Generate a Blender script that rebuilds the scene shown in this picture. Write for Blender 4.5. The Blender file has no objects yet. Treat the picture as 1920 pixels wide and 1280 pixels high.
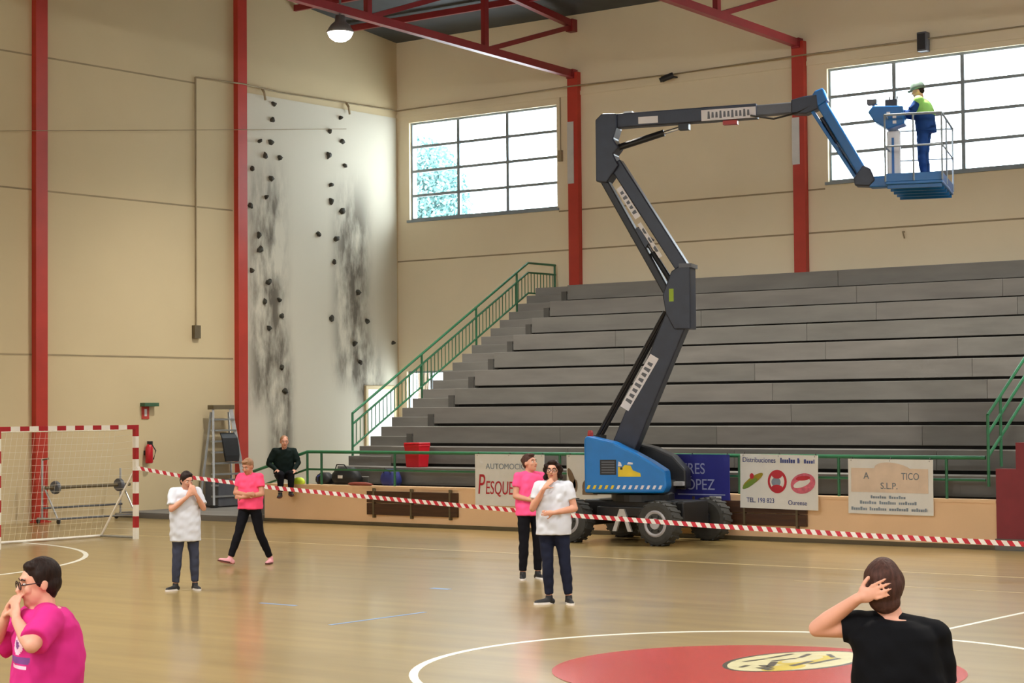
import bpy, math, random
import numpy as np
from math import sin, cos, pi, radians
from mathutils import Vector, Matrix
random.seed(7); rng = np.random.default_rng(7)
sc = bpy.context.scene
COL = sc.collection

# ------------------------------------------------------------------ camera, sky, exposure
CAMZ = 2.30
def setup_camera():
    f, pit, rol, yaw = 3680.9, 3.46557e-2, -8.40838e-3, -.656235
    F = Vector((sin(yaw)*cos(pit), cos(yaw)*cos(pit), sin(pit)))
    r = F.cross(Vector((0, 0, 1))).normalized(); u = r.cross(F)
    r2 = r*cos(rol) + u*sin(rol); u2 = u*cos(rol) - r*sin(rol)
    M = Matrix((r2, u2, -F)).transposed().to_4x4(); M.translation = (0, 0, CAMZ)
    cam = bpy.data.cameras.new('camera'); cam.sensor_width = 36; cam.lens = f*36/1920; cam.clip_end = 500
    o = bpy.data.objects.new('camera', cam); o.matrix_world = M; COL.objects.link(o); sc.camera = o
setup_camera()
SKY = 12.0
LAMP_W = 2500
w = bpy.data.worlds.new('sky'); sc.world = w; w.use_nodes = True
bg = w.node_tree.nodes['Background']; bg.inputs[0].default_value = (.93, .97, 1.0, 1); bg.inputs[1].default_value = SKY
sc.view_settings.view_transform = 'Standard'; sc.view_settings.look = 'None'
sc.view_settings.exposure = 0.0; sc.view_settings.gamma = 1.0; sc.view_settings.use_curve_mapping = False
sc.cycles.max_bounces = 8; sc.cycles.diffuse_bounces = 4; sc.cycles.caustics_reflective = False; sc.cycles.caustics_refractive = False

# ------------------------------------------------------------------ materials
def s2l(c):
    return tuple(((x/255)/12.92 if x/255 <= .04045 else ((x/255+.055)/1.055)**2.4) for x in c)
MATS = {}
def mat(name, rgb, rough=.6, metal=0, var=.12, scale=4, stretch=(1, 1, 1), bump=0, spec=.5, emit=None, lin=False):
    m = bpy.data.materials.new(name); m.use_nodes = True; nt = m.node_tree; b = nt.nodes['Principled BSDF']
    c = rgb if lin else s2l(rgb)
    b.inputs['Roughness'].default_value = rough; b.inputs['Metallic'].default_value = metal
    b.inputs['Specular IOR Level'].default_value = spec
    tc = nt.nodes.new('ShaderNodeTexCoord'); mp = nt.nodes.new('ShaderNodeMapping'); mp.inputs['Scale'].default_value = stretch
    nz = nt.nodes.new('ShaderNodeTexNoise'); nz.inputs['Scale'].default_value = scale; nz.inputs['Detail'].default_value = 5
    nt.links.new(tc.outputs['Object'], mp.inputs[0]); nt.links.new(mp.outputs[0], nz.inputs['Vector'])
    rp = nt.nodes.new('ShaderNodeValToRGB')
    rp.color_ramp.elements[0].position = .3; rp.color_ramp.elements[1].position = .7
    rp.color_ramp.elements[0].color = tuple(x*(1-var) for x in c)+(1,)
    rp.color_ramp.elements[1].color = tuple(min(1, x*(1+var)) for x in c)+(1,)
    nt.links.new(nz.outputs['Fac'], rp.inputs[0]); nt.links.new(rp.outputs[0], b.inputs['Base Color'])
    if bump:
        bp = nt.nodes.new('ShaderNodeBump'); bp.inputs['Strength'].default_value = bump; bp.inputs['Distance'].default_value = .02
        nt.links.new(nz.outputs['Fac'], bp.inputs['Height']); nt.links.new(bp.outputs[0], b.inputs['Normal'])
    if emit:
        b.inputs['Emission Color'].default_value = emit[:3]+(1,); b.inputs['Emission Strength'].default_value = emit[3]
    MATS[name] = m; return m
mat('wall_cream', (202, 184, 146), .75, var=.05, scale=.35)
mat('wall_side', (226, 212, 182), .75, var=.05, scale=.35)
mat('wall_dado', (230, 194, 154), .7, var=.05, scale=.8)
mat('seam', (150, 134, 104), .8, var=.15, scale=1.5)
mat('roof_sheet', (62, 66, 70), .6, var=.15, scale=2)
mat('red_steel', (176, 52, 38), .45, var=.1, scale=2)
mat('truss_red', (134, 36, 40), .4, var=.1, scale=2)
mat('grey_steel', (150, 150, 150), .4, .5, var=.1)
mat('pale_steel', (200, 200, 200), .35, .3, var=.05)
mat('rail_grey', (130, 142, 152), .5, var=.05)
mat('alu', (170, 172, 172), .35, .6, var=.1, scale=9)
mat('dark_frame', (136, 146, 152), .5, .2, var=.1)
mat('concrete', (108, 106, 101), .85, var=.14, scale=1.6, stretch=(.5, 1, 2.5), bump=.15)
mat('concrete_b', (113, 110, 105), .85, var=.14, scale=1.9, stretch=(.4, 1, 2.5), bump=.15)
mat('concrete_dark', (74, 72, 68), .9, var=.15)
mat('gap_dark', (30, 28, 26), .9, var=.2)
mat('green_paint', (40, 108, 72), .4, var=.12, scale=6)
mat('maroon', (128, 36, 46), .5, var=.08)
mat('brown_board', (66, 38, 18), .6, var=.25, scale=5, stretch=(.4, 1, 5))
mat('line_faint', (190, 172, 128), .3, var=.05)
mat('line_white', (226, 226, 216), .3, var=.05)
mat('disc_red', (176, 62, 58), .22, var=.08, scale=1.2)
mat('emblem_cream', (206, 200, 160), .25, var=.08); mat('emblem_yellow', (200, 180, 80), .25); mat('emblem_dark', (70, 66, 56), .3)
mat('line_blue', (110, 150, 200), .3, var=.1)
mat('banner_white', (226, 226, 222), .5, var=.03); mat('banner_blue', (44, 48, 140), .5, var=.06)
mat('ink_red', (190, 40, 56), .5); mat('ink_grey', (130, 144, 160), .5); mat('ink_navy', (60, 74, 140), .5); mat('ink_pale', (170, 180, 220), .5)
mat('ink_tan', (222, 200, 178), .5, var=.08); mat('ink_steel', (120, 128, 136), .5); mat('ink_olive', (150, 136, 30), .5, var=.2, scale=15); mat('ink_lime', (110, 140, 50), .5)
mat('ink_brown', (122, 100, 78), .5); mat('ink_pink', (206, 100, 120), .5, var=.2, scale=20)
mat('tape_red', (196, 40, 60), .4); mat('tape_white', (240, 238, 236), .4)
mat('lift_blue', (6, 118, 200), .28, var=.06, spec=.6); mat('lift_navy', (34, 40, 56), .35, var=.15, scale=6); mat('lift_black', (22, 23, 26), .4, var=.2, scale=7)
mat('lift_jib', (16, 100, 172), .3, var=.06)
mat('lift_grey', (92, 94, 100), .4, .2, var=.1); mat('tyre', (58, 58, 56), .8, var=.15, scale=12); mat('rim', (176, 176, 184), .4, .1, var=.1)
mat('sticker', (226, 224, 228), .5, var=.04); mat('decal_yellow', (222, 196, 40), .5); mat('decal_lime', (160, 190, 40), .5); mat('amber_red', (170, 50, 46), .4)
mat('hose', (18, 14, 14), .5, var=.1); mat('chrome', (210, 212, 216), .15, .9, var=.03)
mat('plastic_black', (24, 24, 26), .5, var=.15); mat('plastic_red', (196, 24, 40), .35, var=.06); mat('blue_bag', (34, 44, 110), .6); mat('black_bag', (20, 22, 24), .6, var=.3)
mat('hi_vis', (190, 215, 60), .6); mat('rust_red', (120, 50, 36), .6); mat('brown_cap', (96, 84, 60), .6); mat('white_plastic', (226, 226, 224), .4)
mat('sign_green', (60, 96, 70), .5); mat('sign_red', (190, 70, 60), .5)
mat('net_cord', (226, 222, 206), .8, var=.03)
mat('goal_red', (170, 30, 40), .4); mat('goal_white', (236, 232, 222), .4, var=.03)
mat('hold_dark', (58, 56, 46), .7, var=.25, scale=20); mat('hold_green', (120, 140, 110), .7)
mat('lamp_glass', (255, 250, 240), .3, emit=(1, .96, .9, 60)); mat('lamp_body', (110, 106, 104), .4, .3)
mat('leaf', (112, 156, 158), .7, var=.2, scale=2); mat('bark', (90, 76, 60), .8)
# people
mat('skin', (206, 150, 126), .55, var=.05, scale=8); mat('skin_tan', (196, 138, 112), .55, var=.05, scale=8); mat('skin_pale', (222, 164, 142), .55, var=.05, scale=8)
mat('tee_white', (206, 210, 222), .8, spec=.12, var=.03); mat('tee_pink', (250, 92, 150), .8, spec=.12, var=.05); mat('tee_coral', (252, 84, 128), .8, spec=.12, var=.05); mat('tee_magenta', (208, 48, 134), .8, spec=.12, var=.06)
mat('tee_black', (12, 13, 18), .8, spec=.12, var=.15); mat('pants_navy', (32, 36, 54), .85, spec=.12, var=.12); mat('pants_black', (20, 20, 26), .85, spec=.12, var=.15); mat('pants_slate', (62, 66, 84), .85, spec=.12, var=.1)
mat('jacket_dark', (18, 30, 28), .8, spec=.12, var=.25); mat('coverall', (34, 66, 122), .8, spec=.12, var=.15)
mat('vest', (150, 214, 110), .7, var=.05); mat('helmet', (110, 130, 120), .35, var=.05)
mat('hair_dark', (34, 20, 16), .55, spec=.2, var=.35, scale=25, stretch=(3, 3, .6), bump=.4); mat('hair_brown', (72, 46, 40), .55, spec=.2, var=.35, scale=25, stretch=(3, 3, .6), bump=.4)
mat('hair_auburn', (52, 26, 24), .55, spec=.2, var=.35, scale=25, stretch=(3, 3, .6), bump=.4); mat('hair_fair', (150, 110, 80), .6, var=.2, scale=25)
mat('eye_white', (232, 228, 222), .3, var=.01); mat('iris', (44, 30, 22), .2); mat('lip', (170, 88, 80), .5); mat('brow', (56, 36, 28), .7)
mat('shoe_black', (24, 24, 28), .6); mat('shoe_pink', (226, 160, 170), .6); mat('sole_white', (226, 222, 220), .6); mat('sole_dark', (86, 40, 34), .6)
mat('glasses', (40, 24, 24), .3); mat('print_white', (240, 200, 224), .7, var=.03); mat('print_purple', (120, 60, 140), .7)

def mat_floor():
    m = bpy.data.materials.new('floor_synthetic'); m.use_nodes = True; nt = m.node_tree; b = nt.nodes['Principled BSDF']; L = nt.links.new
    tc = nt.nodes.new('ShaderNodeTexCoord')
    mp = nt.nodes.new('ShaderNodeMapping'); mp.inputs['Scale'].default_value = (.12, 1.6, 1)
    n1 = nt.nodes.new('ShaderNodeTexNoise'); n1.inputs['Scale'].default_value = 2.2; n1.inputs['Detail'].default_value = 6
    L(tc.outputs['Object'], mp.inputs[0]); L(mp.outputs[0], n1.inputs['Vector'])
    rp = nt.nodes.new('ShaderNodeValToRGB'); rp.color_ramp.elements[0].position = .3; rp.color_ramp.elements[1].position = .72
    rp.color_ramp.elements[0].color = s2l((136, 115, 70))+(1,); rp.color_ramp.elements[1].color = s2l((158, 135, 84))+(1,)
    L(n1.outputs['Fac'], rp.inputs[0]); L(rp.outputs[0], b.inputs['Base Color'])
    n2 = nt.nodes.new('ShaderNodeTexNoise'); n2.inputs['Scale'].default_value = 1.2; n2.inputs['Detail'].default_value = 4
    L(tc.outputs['Object'], n2.inputs['Vector'])
    mr = nt.nodes.new('ShaderNodeMapRange'); mr.inputs['To Min'].default_value = .3; mr.inputs['To Max'].default_value = .36
    L(n2.outputs['Fac'], mr.inputs['Value']); L(mr.outputs[0], b.inputs['Roughness'])
    b.inputs['Coat Weight'].default_value = .45; b.inputs['Coat Roughness'].default_value = .13
    b.inputs['Specular IOR Level'].default_value = .6
    MATS['floor'] = m
mat_floor()
def mat_climb():
    # pale painted climbing wall with grimy scuffs in the two climbing lanes
    m = bpy.data.materials.new('climbing_wall_paint'); m.use_nodes = True; nt = m.node_tree; b = nt.nodes['Principled BSDF']; L = nt.links.new
    b.inputs['Roughness'].default_value = .8
    tc = nt.nodes.new('ShaderNodeTexCoord'); sp = nt.nodes.new('ShaderNodeSeparateXYZ'); L(tc.outputs['Object'], sp.inputs[0])
    def mathn(op, a, bb=None, clamp=False):
        n = nt.nodes.new('ShaderNodeMath'); n.operation = op; n.use_clamp = clamp
        for i, v in enumerate((a, bb)):
            if v is None: continue
            if isinstance(v, (int, float)): n.inputs[i].default_value = v
            else: L(v, n.inputs[i])
        return n.outputs[0]
    def lane(c, wd, lo, hi):
        d = mathn('ABSOLUTE', mathn('SUBTRACT', sp.outputs[1], c))
        a = nt.nodes.new('ShaderNodeMapRange'); a.interpolation_type = 'SMOOTHSTEP'; a.inputs[1].default_value = wd; a.inputs[2].default_value = wd*.2
        L(d, a.inputs[0])
        e = nt.nodes.new('ShaderNodeMapRange'); e.interpolation_type = 'SMOOTHSTEP'; e.inputs[1].default_value = lo-.6; e.inputs[2].default_value = lo+.3; L(sp.outputs[2], e.inputs[0])
        g = nt.nodes.new('ShaderNodeMapRange'); g.interpolation_type = 'SMOOTHSTEP'; g.inputs[1].default_value = hi+.5; g.inputs[2].default_value = hi-1.5; L(sp.outputs[2], g.inputs[0])
        return mathn('MULTIPLY', a.outputs[0], mathn('MULTIPLY', e.outputs[0], g.outputs[0]))
    tot = mathn('ADD', mathn('ADD', lane(33.75, .95, 2.6, 8.4), lane(36.75, .95, 3.2, 8.2)), mathn('ADD', lane(34.2, .6, .9, 4.2), lane(37.4, .8, 2.6, 4.2)), True)
    mp = nt.nodes.new('ShaderNodeMapping'); mp.inputs['Scale'].default_value = (1, 1.5, .5); L(tc.outputs['Object'], mp.inputs[0])
    nz = nt.nodes.new('ShaderNodeTexNoise'); nz.inputs['Scale'].default_value = 1.3; nz.inputs['Detail'].default_value = 7; nz.inputs['Roughness'].default_value = .62
    L(mp.outputs[0], nz.inputs['Vector'])
    t = nt.nodes.new('ShaderNodeMapRange'); t.inputs[1].default_value = .36; t.inputs[2].default_value = .57; L(nz.outputs['Fac'], t.inputs[0])
    fac = mathn('MULTIPLY', mathn('MULTIPLY', tot, t.outputs[0]), .95, True)
    mx = nt.nodes.new('ShaderNodeMix'); mx.data_type = 'RGBA'; L(fac, mx.inputs[0])
    mx.inputs[6].default_value = s2l((204, 198, 180))+(1,); mx.inputs[7].default_value = s2l((92, 84, 72))+(1,)
    L(mx.outputs[2], b.inputs['Base Color']); MATS['climb'] = m
mat_climb()
def mat_glass():
    m = bpy.data.materials.new('window_glass'); m.use_nodes = True; nt = m.node_tree; nt.nodes.clear()
    o = nt.nodes.new('ShaderNodeOutputMaterial'); mx = nt.nodes.new('ShaderNodeMixShader'); t = nt.nodes.new('ShaderNodeBsdfTransparent'); g = nt.nodes.new('ShaderNodeBsdfGlossy')
    t.inputs[0].default_value = (.93, .97, .98, 1); g.inputs['Roughness'].default_value = .1; mx.inputs[0].default_value = .06
    nt.links.new(t.outputs[0], mx.inputs[1]); nt.links.new(g.outputs[0], mx.inputs[2]); nt.links.new(mx.outputs[0], o.inputs[0]); MATS['glass'] = m
mat_glass()

# ------------------------------------------------------------------ mesh helpers
class MB:
    def __init__(s): s.v = []; s.f = []; s.m = []
    def add(s, V, Fs, mi=0):
        o = len(s.v); s.v += [tuple(map(float, p)) for p in V]; s.f += [tuple(i+o for i in f) for f in Fs]; s.m += [mi]*len(Fs); return s
    def box(s, x0, x1, y0, y1, z0, z1, mi=0):
        V = [(x, y, z) for x in (x0, x1) for y in (y0, y1) for z in (z0, z1)]
        return s.add(V, [(0, 1, 3, 2), (4, 6, 7, 5), (0, 4, 5, 1), (2, 3, 7, 6), (0, 2, 6, 4), (1, 5, 7, 3)], mi)
    def bar(s, p, q, w, h, up=(0, 0, 1), mi=0):      # rectangular bar from p to q, w sideways, h along up
        p, q = Vector(p), Vector(q); d = (q-p).normalized(); up = Vector(up)
        if abs(d.dot(up)) > .999: up = Vector((0, 1, 0))
        r = d.cross(up).normalized(); u = r.cross(d)
        V = []
        for c in (p, q):
            for a, b in ((-1, -1), (1, -1), (1, 1), (-1, 1)): V.append(c + r*(a*w/2) + u*(b*h/2))
        return s.add(V, [(3, 2, 1, 0), (4, 5, 6, 7), (0, 1, 5, 4), (1, 2, 6, 5), (2, 3, 7, 6), (3, 0, 4, 7)], mi)
    def tube(s, pts, r, n=8, mi=0, radii=None):
        pts = [Vector(p) for p in pts]; V = []; up = Vector((0, 0, 1)); k = len(pts)
        for i, p in enumerate(pts):
            d = (pts[min(i+1, k-1)]-pts[max(i-1, 0)]).normalized()
            a = d.cross(up)
            if a.length < 1e-3: a = d.cross(Vector((0, 1, 0)))
            a.normalize(); b = d.cross(a); rr = radii[i] if radii else r
            V += [p + (a*cos(2*pi*j/n)+b*sin(2*pi*j/n))*rr for j in range(n)]
        Fs = [(i*n+j, i*n+(j+1) % n, (i+1)*n+(j+1) % n, (i+1)*n+j) for i in range(k-1) for j in range(n)]
        Fs += [tuple(range(n))[::-1], tuple(range((k-1)*n, k*n))]
        return s.add(V, Fs, mi)
    def prism(s, poly, a, b, axis='y', mi=0):         # poly in the two other axes, extruded a..b along axis
        n = len(poly); V = []
        for t in (a, b):
            for (p, q) in poly: V.append({'y': (p, t, q), 'x': (t, p, q), 'z': (p, q, t)}[axis])
        Fs = [(i, (i+1) % n, n+(i+1) % n, n+i) for i in range(n)] + [tuple(range(n))[::-1], tuple(range(n, 2*n))]
        return s.add(V, Fs, mi)
    def ell(s, c, r, n=12, k=8, R=None, mi=0):
        V = []; c = Vector(c)
        for i in range(k+1):
            t = pi*i/k
            for j in range(n):
                p = Vector((sin(t)*cos(2*pi*j/n)*r[0], sin(t)*sin(2*pi*j/n)*r[1], cos(t)*r[2]))
                V.append(c + (R @ p if R else p))
        Fs = [(i*n+j, (i+1)*n+j, (i+1)*n+(j+1) % n, i*n+(j+1) % n) for i in range(k) for j in range(n)]
        return s.add(V, Fs, mi)
    def limb(s, p, q, r0, r1, n=12):
        s.tube([p, q], 0, n, radii=[r0, r1]); s.ell(p, (r0,)*3, n, 8); s.ell(q, (r1,)*3, n, 8); return s
    def rings(s, R):                                  # closed loft over equal rings
        n = len(R[0]); V = [p for r in R for p in r]; k = len(R)
        Fs = [(i*n+j, i*n+(j+1) % n, (i+1)*n+(j+1) % n, (i+1)*n+j) for i in range(k-1) for j in range(n)]
        Fs += [tuple(range(n))[::-1], tuple(range((k-1)*n, k*n))]
        return s.add(V, Fs)
    def lathe(s, c, prof, axis, n=24, mi=0):          # prof: (radius, along)
        c = Vector(c); d = Vector(axis).normalized(); a = d.orthogonal().normalized(); b = d.cross(a)
        V = [c + d*h + (a*cos(2*pi*j/n)+b*sin(2*pi*j/n))*r for (r, h) in prof for j in range(n)]; k = len(prof)
        Fs = [(i*n+j, i*n+(j+1) % n, (i+1)*n+(j+1) % n, (i+1)*n+j) for i in range(k-1) for j in range(n)]
        Fs += [tuple(range(n))[::-1], tuple(range((k-1)*n, k*n))]
        return s.add(V, Fs, mi)
    def mesh(s, name):
        me = bpy.data.meshes.new(name); me.from_pydata(s.v, [], s.f); me.update(); return me
    def build(s, name, m, parent=None, smooth=False, bevel=0, label=None):
        me = s.mesh(name)
        for mm in (m if isinstance(m, (list, tuple)) else [m]): me.materials.append(MATS[mm])
        if isinstance(m, (list, tuple)): me.polygons.foreach_set('material_index', s.m)
        fixn(me)
        if smooth: me.polygons.foreach_set('use_smooth', [True]*len(me.polygons))
        o = bpy.data.objects.new(name, me); COL.objects.link(o)
        if parent: o.parent = parent
        if bevel:
            bv = o.modifiers.new('bevel', 'BEVEL'); bv.width = bevel; bv.segments = 2; bv.limit_method = 'ANGLE'
        if label: o['label'] = label
        return o
import bmesh
def fixn(me):
    bm = bmesh.new(); bm.from_mesh(me); bmesh.ops.recalc_face_normals(bm, faces=bm.faces); bm.to_mesh(me); bm.free(); me.update()
def tag(o, label, cat, group=None):
    o['label'] = label; o['category'] = cat
    if group: o['group'] = group
    return o
def struct(o, label=None):
    o['kind'] = 'structure'
    if label: o['label'] = label
    return o
def empty(name, loc=(0, 0, 0), rz=0, parent=None):
    o = bpy.data.objects.new(name, None); o.location = loc; o.rotation_euler = (0, 0, rz); o.empty_display_size = .2
    COL.objects.link(o)
    if parent: o.parent = parent
    return o
def thing(name, label, cat, loc=(0, 0, 0), rz=0, group=None):
    return tag(empty(name, loc, rz), label, cat, group)
def copy_to(o, parent=None, loc=None):
    c = o.copy(); COL.objects.link(c)
    if parent: c.parent = parent
    if loc is not None: c.location = loc
    return c
def text(name, body, size, loc, m, parent, align='LEFT', rz=0, shear=0, sx=1, bold=0):
    cu = bpy.data.curves.new(name, 'FONT'); cu.body = body; cu.size = size; cu.align_x = align; cu.extrude = .0015; cu.shear = shear
    t = bpy.data.objects.new(name, cu); COL.objects.link(t)
    dg = bpy.context.evaluated_depsgraph_get(); me = bpy.data.meshes.new_from_object(t.evaluated_get(dg))
    bpy.data.objects.remove(t); bpy.data.curves.remove(cu)
    me.materials.clear(); me.materials.append(MATS[m])
    o = bpy.data.objects.new(name, me); COL.objects.link(o); o.location = loc; o.rotation_euler = (pi/2, 0, 0)
    o.rotation_euler.rotate_axis('Z', rz); o.scale = (sx, 1, 1); o.parent = parent; return o

XE, YW, YL = -33.4, 38.54, 29.6
XR, YF = 15.6, -8.5
BAY = [-27.7, -21.5, -15.3, -9.1, -2.9, 3.3, 9.5]

# ------------------------------------------------------------------ structure: floor, walls, roof
floor = struct(MB().box(XE-.3, XR+.3, YF-.3, YW+.3, -.25, 0).build('floor', 'floor'), 'glossy tan sports hall floor')
we = MB().prism([(YF-.3, 0), (YW+.3, 0), (YW+.3, 11.85), (15, 14.75), (YF-.3, 11.85)], XE-.3, XE, 'x').build('wall_left', 'wall_cream')
struct(we, 'tall cream end wall with red steel columns')
for z, y0, y1 in ((9.92, YF, 31.4), (7.05, YF, 32.6), (3.55, YF, 32.6)):
    MB().box(XE, XE+.006, y0, y1, z-.018, z+.018).build('wall_seam', 'seam', we)
# side wall with openings
WINS = [(-32.99, -28.25, 7.21, 9.74), (-20.82, -16.05, 7.26, 9.78), (-33.12, -31.58, .74, 3.31)]
def wall_with_holes(name, m, x0, x1, z1, holes, y0, y1):
    b = MB(); xs = sorted({x0, x1} | {h[0] for h in holes} | {h[1] for h in holes})
    for a, c in zip(xs, xs[1:]):
        hs = sorted([h for h in holes if h[0] <= a+1e-6 and h[1] >= c-1e-6], key=lambda h: h[2]); z = 0
        for h in hs:
            if h[2] > z: b.box(a, c, y0, y1, z, h[2])
            z = h[3]
        b.box(a, c, y0, y1, z, z1)
    return b.build(name, m)
wb = struct(wall_with_holes('wall_back', 'wall_side', XE-.3, XR+.3, 11.95, WINS, YW, YW+.3), 'cream side wall with high windows above the bleachers')
for z, x0, x1 in ((7.12, -28.2, -16), (6.16, XE, XR)):
    if z == 7.12: x0, x1 = -28.2, -20.9
    MB().box(x0, x1, YW-.006, YW, z-.018, z+.018).build('wall_seam', 'seam', wb)
MB().box(XE, XR, YW-.03, YW, 9.9, 10.0).build('wall_ledge', 'wall_side', wb)
# opposite wall and far end wall (behind the camera) with unseen open bands sized to let sky light in
fw = MB().box(XE-.3, XR+.3, YF-.3, YF, 0, 7.2)
fw.box(XE-.3, XR+.3, YF-.3, YF, 8.8, 11.95)
for x in [XE-.15]+BAY+[XR]: fw.box(x-.2, x+.2, YF-.3, YF, 7.2, 8.8)
struct(fw.build('wall_front', 'wall_cream'))
rw = MB().box(XR, XR+.3, YF, YW, 0, 8.2).box(XR, XR+.3, YF, YW, 9.5, 11.9)
rw.prism([(YF, 11.9), (YW, 11.9), (15, 14.7)], XR, XR+.3, 'x')
for y in (YF+.2, 2.8, 9, 15, 21, 27, 33, YW-.2): rw.box(XR, XR+.3, y-.2, y+.2, 8.2, 9.5)
struct(rw.build('wall_right', 'wall_cream'))
def roof_z(y): return 11.86 + .122*(YW-y) if y > 15 else 11.86 + .122*(YW-30+y)
rf = MB()
rf.prism([(YW+.6, 11.80), (15, 14.70), (15, 14.85), (YW+.6, 11.95)], XE-.5, XR+.5, 'x')
rf.prism([(YF-.6, 11.80), (15, 14.70), (15, 14.85), (YF-.6, 11.95)], XE-.5, XR+.5, 'x')
ceil = struct(rf.build('ceiling', 'roof_sheet'), 'dark sheet metal roof')
for k in range(1, 13):
    y = YW-k*1.9; z = 11.86+.122*(YW-y)-.12
    MB().box(XE, XR, y-.04, y+.04, z-.09, z+.06).build('purlin', 'truss_red', ceil)

# windows
def window(n, x0, x1, z0, z1, cols, rws, label):
    fr = MB(); y0, y1 = YW+.08, YW+.14; t = .05
    fr.box(x0, x1, y0, y1, z0, z0+t).box(x0, x1, y0, y1, z1-t, z1).box(x0, x0+t, y0, y1, z0+t, z1-t).box(x1-t, x1, y0, y1, z0+t, z1-t)
    o = struct(fr.build('window_%d' % n, 'dark_frame'), label)
    for i in range(1, cols):
        x = x0+(x1-x0)*i/cols; MB().box(x-.042, x+.042, y0-.01, y1, z0+t, z1-t).build('mullion', 'dark_frame', o)
    for j in range(1, rws):
        z = z0+(z1-z0)*j/rws; MB().box(x0+t, x1-t, y0-.005, y1, z-.034, z+.034).build('glazing_bar', 'dark_frame', o)
    cw, ch = (x1-x0)/cols, (z1-z0)/rws
    pm = MB().box(-cw/2+.03, cw/2-.03, -.003, .003, -ch/2+.02, ch/2-.02).mesh('pane'); pm.materials.append(MATS['glass'])
    for i in range(cols):
        for j in range(rws):
            p = bpy.data.objects.new('pane', pm); p.location = (x0+cw*(i+.5), YW+.11, z0+ch*(j+.5)); COL.objects.link(p); p.parent = o
    MB().box(x0-.06, x1+.06, YW-.05, YW+.2, z0-.06, z0).build('window_sill', 'dark_frame', o)
window(1, *WINS[0], 3, 4, 'twelve pane window high on the wall beside the corner')
window(2, *WINS[1], 3, 4, 'bright twelve pane window behind the worker on the lift')
window(3, *WINS[2], 2, 1, 'glazed doorway at the corner behind the stair railing')

dr = struct(MB().box(XE, XE+.05, 37.3, 38.3, .0, 2.85).build('door_1', 'white_plastic'), 'white door in the end wall behind the stair railing')
MB().box(XE, XE+.06, 37.22, 37.3, 0, 2.93).box(XE, XE+.06, 38.3, 38.38, 0, 2.93).box(XE, XE+.06, 37.3, 38.3, 2.85, 2.93).build('door_frame', 'wall_cream', dr)
MB().tube([(XE+.05, 37.4, 1.05), (XE+.11, 37.4, 1.05), (XE+.11, 37.52, 1.05)], .012, 6).build('door_handle', 'grey_steel', dr)
# climbing wall on the end wall
cl = struct(MB().box(XE, XE+.012, 33.0, 37.2, .3, 9.9).box(XE, XE+.012, 37.2, YW-.05, 2.95, 9.9).build('trim_1', 'climb'), 'grimy climbing wall panel with dark bolted holds')
HOLDS = [(33.97, 9.74), (33.91, 9.34), (33.87, 8.79), (33.49, 8.78), (33.67, 8.45), (34.17, 8.45), (33.22, 8.09), (33.87, 7.91), (33.7, 7.46), (33.16, 7.21), (36.34, 9.67), (35.93, 9.29), (36.4, 9.07), (35.91, 8.68), (36.49, 8.48), (35.98, 7.95), (35.98, 7.54), (36.39, 7.32), (33.45, 6.53), (35.52, 6.69), (33.48, 6.18), (33.2, 5.66), (33.78, 5.42), (33.64, 4.94), (34.13, 5.0), (34.2, 4.61), (33.78, 4.3), (36.18, 6.6), (36.08, 6.02), (36.97, 5.3), (35.97, 4.6), (37.3, 4.57), (36.83, 4.0), (37.03, 3.53), (38.3, 4.05), (34.19, 3.37), (34.31, 2.79)]
hm = []
for k in range(4):
    b = MB(); n = 9; R = []
    for (s_, h) in ((1, 0), (.95, .03), (.7, .07), (.3, .085)):
        R.append([Vector((h, s_*.075*(1+.3*sin(j*2.1+k))*cos(2*pi*j/n), s_*.06*(1+.25*cos(j*1.7+k*2))*sin(2*pi*j/n)-.01*h*10)) for j in range(n)])
    b.rings(R); me = b.mesh('hold'); me.materials.append(MATS['hold_dark']); fixn(me); hm.append(me)
for i, (y, z) in enumerate(HOLDS):
    o = bpy.data.objects.new('climbing_hold', hm[i % 4]); o.location = (XE+.01, y, z); o.rotation_euler = (i*1.3, 0, 0); s_ = .8+.5*random.random(); o.scale = (1, s_, s_)
    COL.objects.link(o); o.parent = cl

# red columns
def column(label, x, y, z0, z1, wx, wy, pale=None):
    t = thing('steel_column', label, 'column', (x, y, z0)); b = MB(); h = z1-z0
    if wx > wy or True:
        # H section: two flanges and a web
        if label.find('end wall') >= 0:
            b.box(0, .145, -wy/2, wy/2, 0, h)
        else:
            b.box(-wx/2, wx/2, -.145, 0, 0, h)
    b.build('shaft', 'red_steel', t)
    MB().box(-.2, .2, -.2, .02, 0, .03).build('base_plate', 'red_steel', t) if label.find('end wall') < 0 else MB().box(-.02, .2, -.2, .2, 0, .03).build('base_plate', 'red_steel', t)
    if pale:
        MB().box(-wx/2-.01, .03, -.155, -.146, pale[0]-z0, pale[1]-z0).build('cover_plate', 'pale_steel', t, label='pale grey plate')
    return t
column('red steel column on the end wall behind the goal', XE, 26.86, 0, 11.9, .3, .31)
column('red steel column on the end wall beside the climbing holds', XE, 32.8, 0, 12.3, .3, .3)
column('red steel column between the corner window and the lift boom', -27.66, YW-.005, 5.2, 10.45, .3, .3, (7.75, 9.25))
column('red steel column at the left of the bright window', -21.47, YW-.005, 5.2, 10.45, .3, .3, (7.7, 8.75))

for x, wh in ((BAY[2], 'first'), (BAY[3], 'second'), (BAY[4], 'third')):
    column('red steel column, %s one past the right edge of the picture' % wh, x, YW-.005, 5.2, 10.45, .3, .3)
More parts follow.
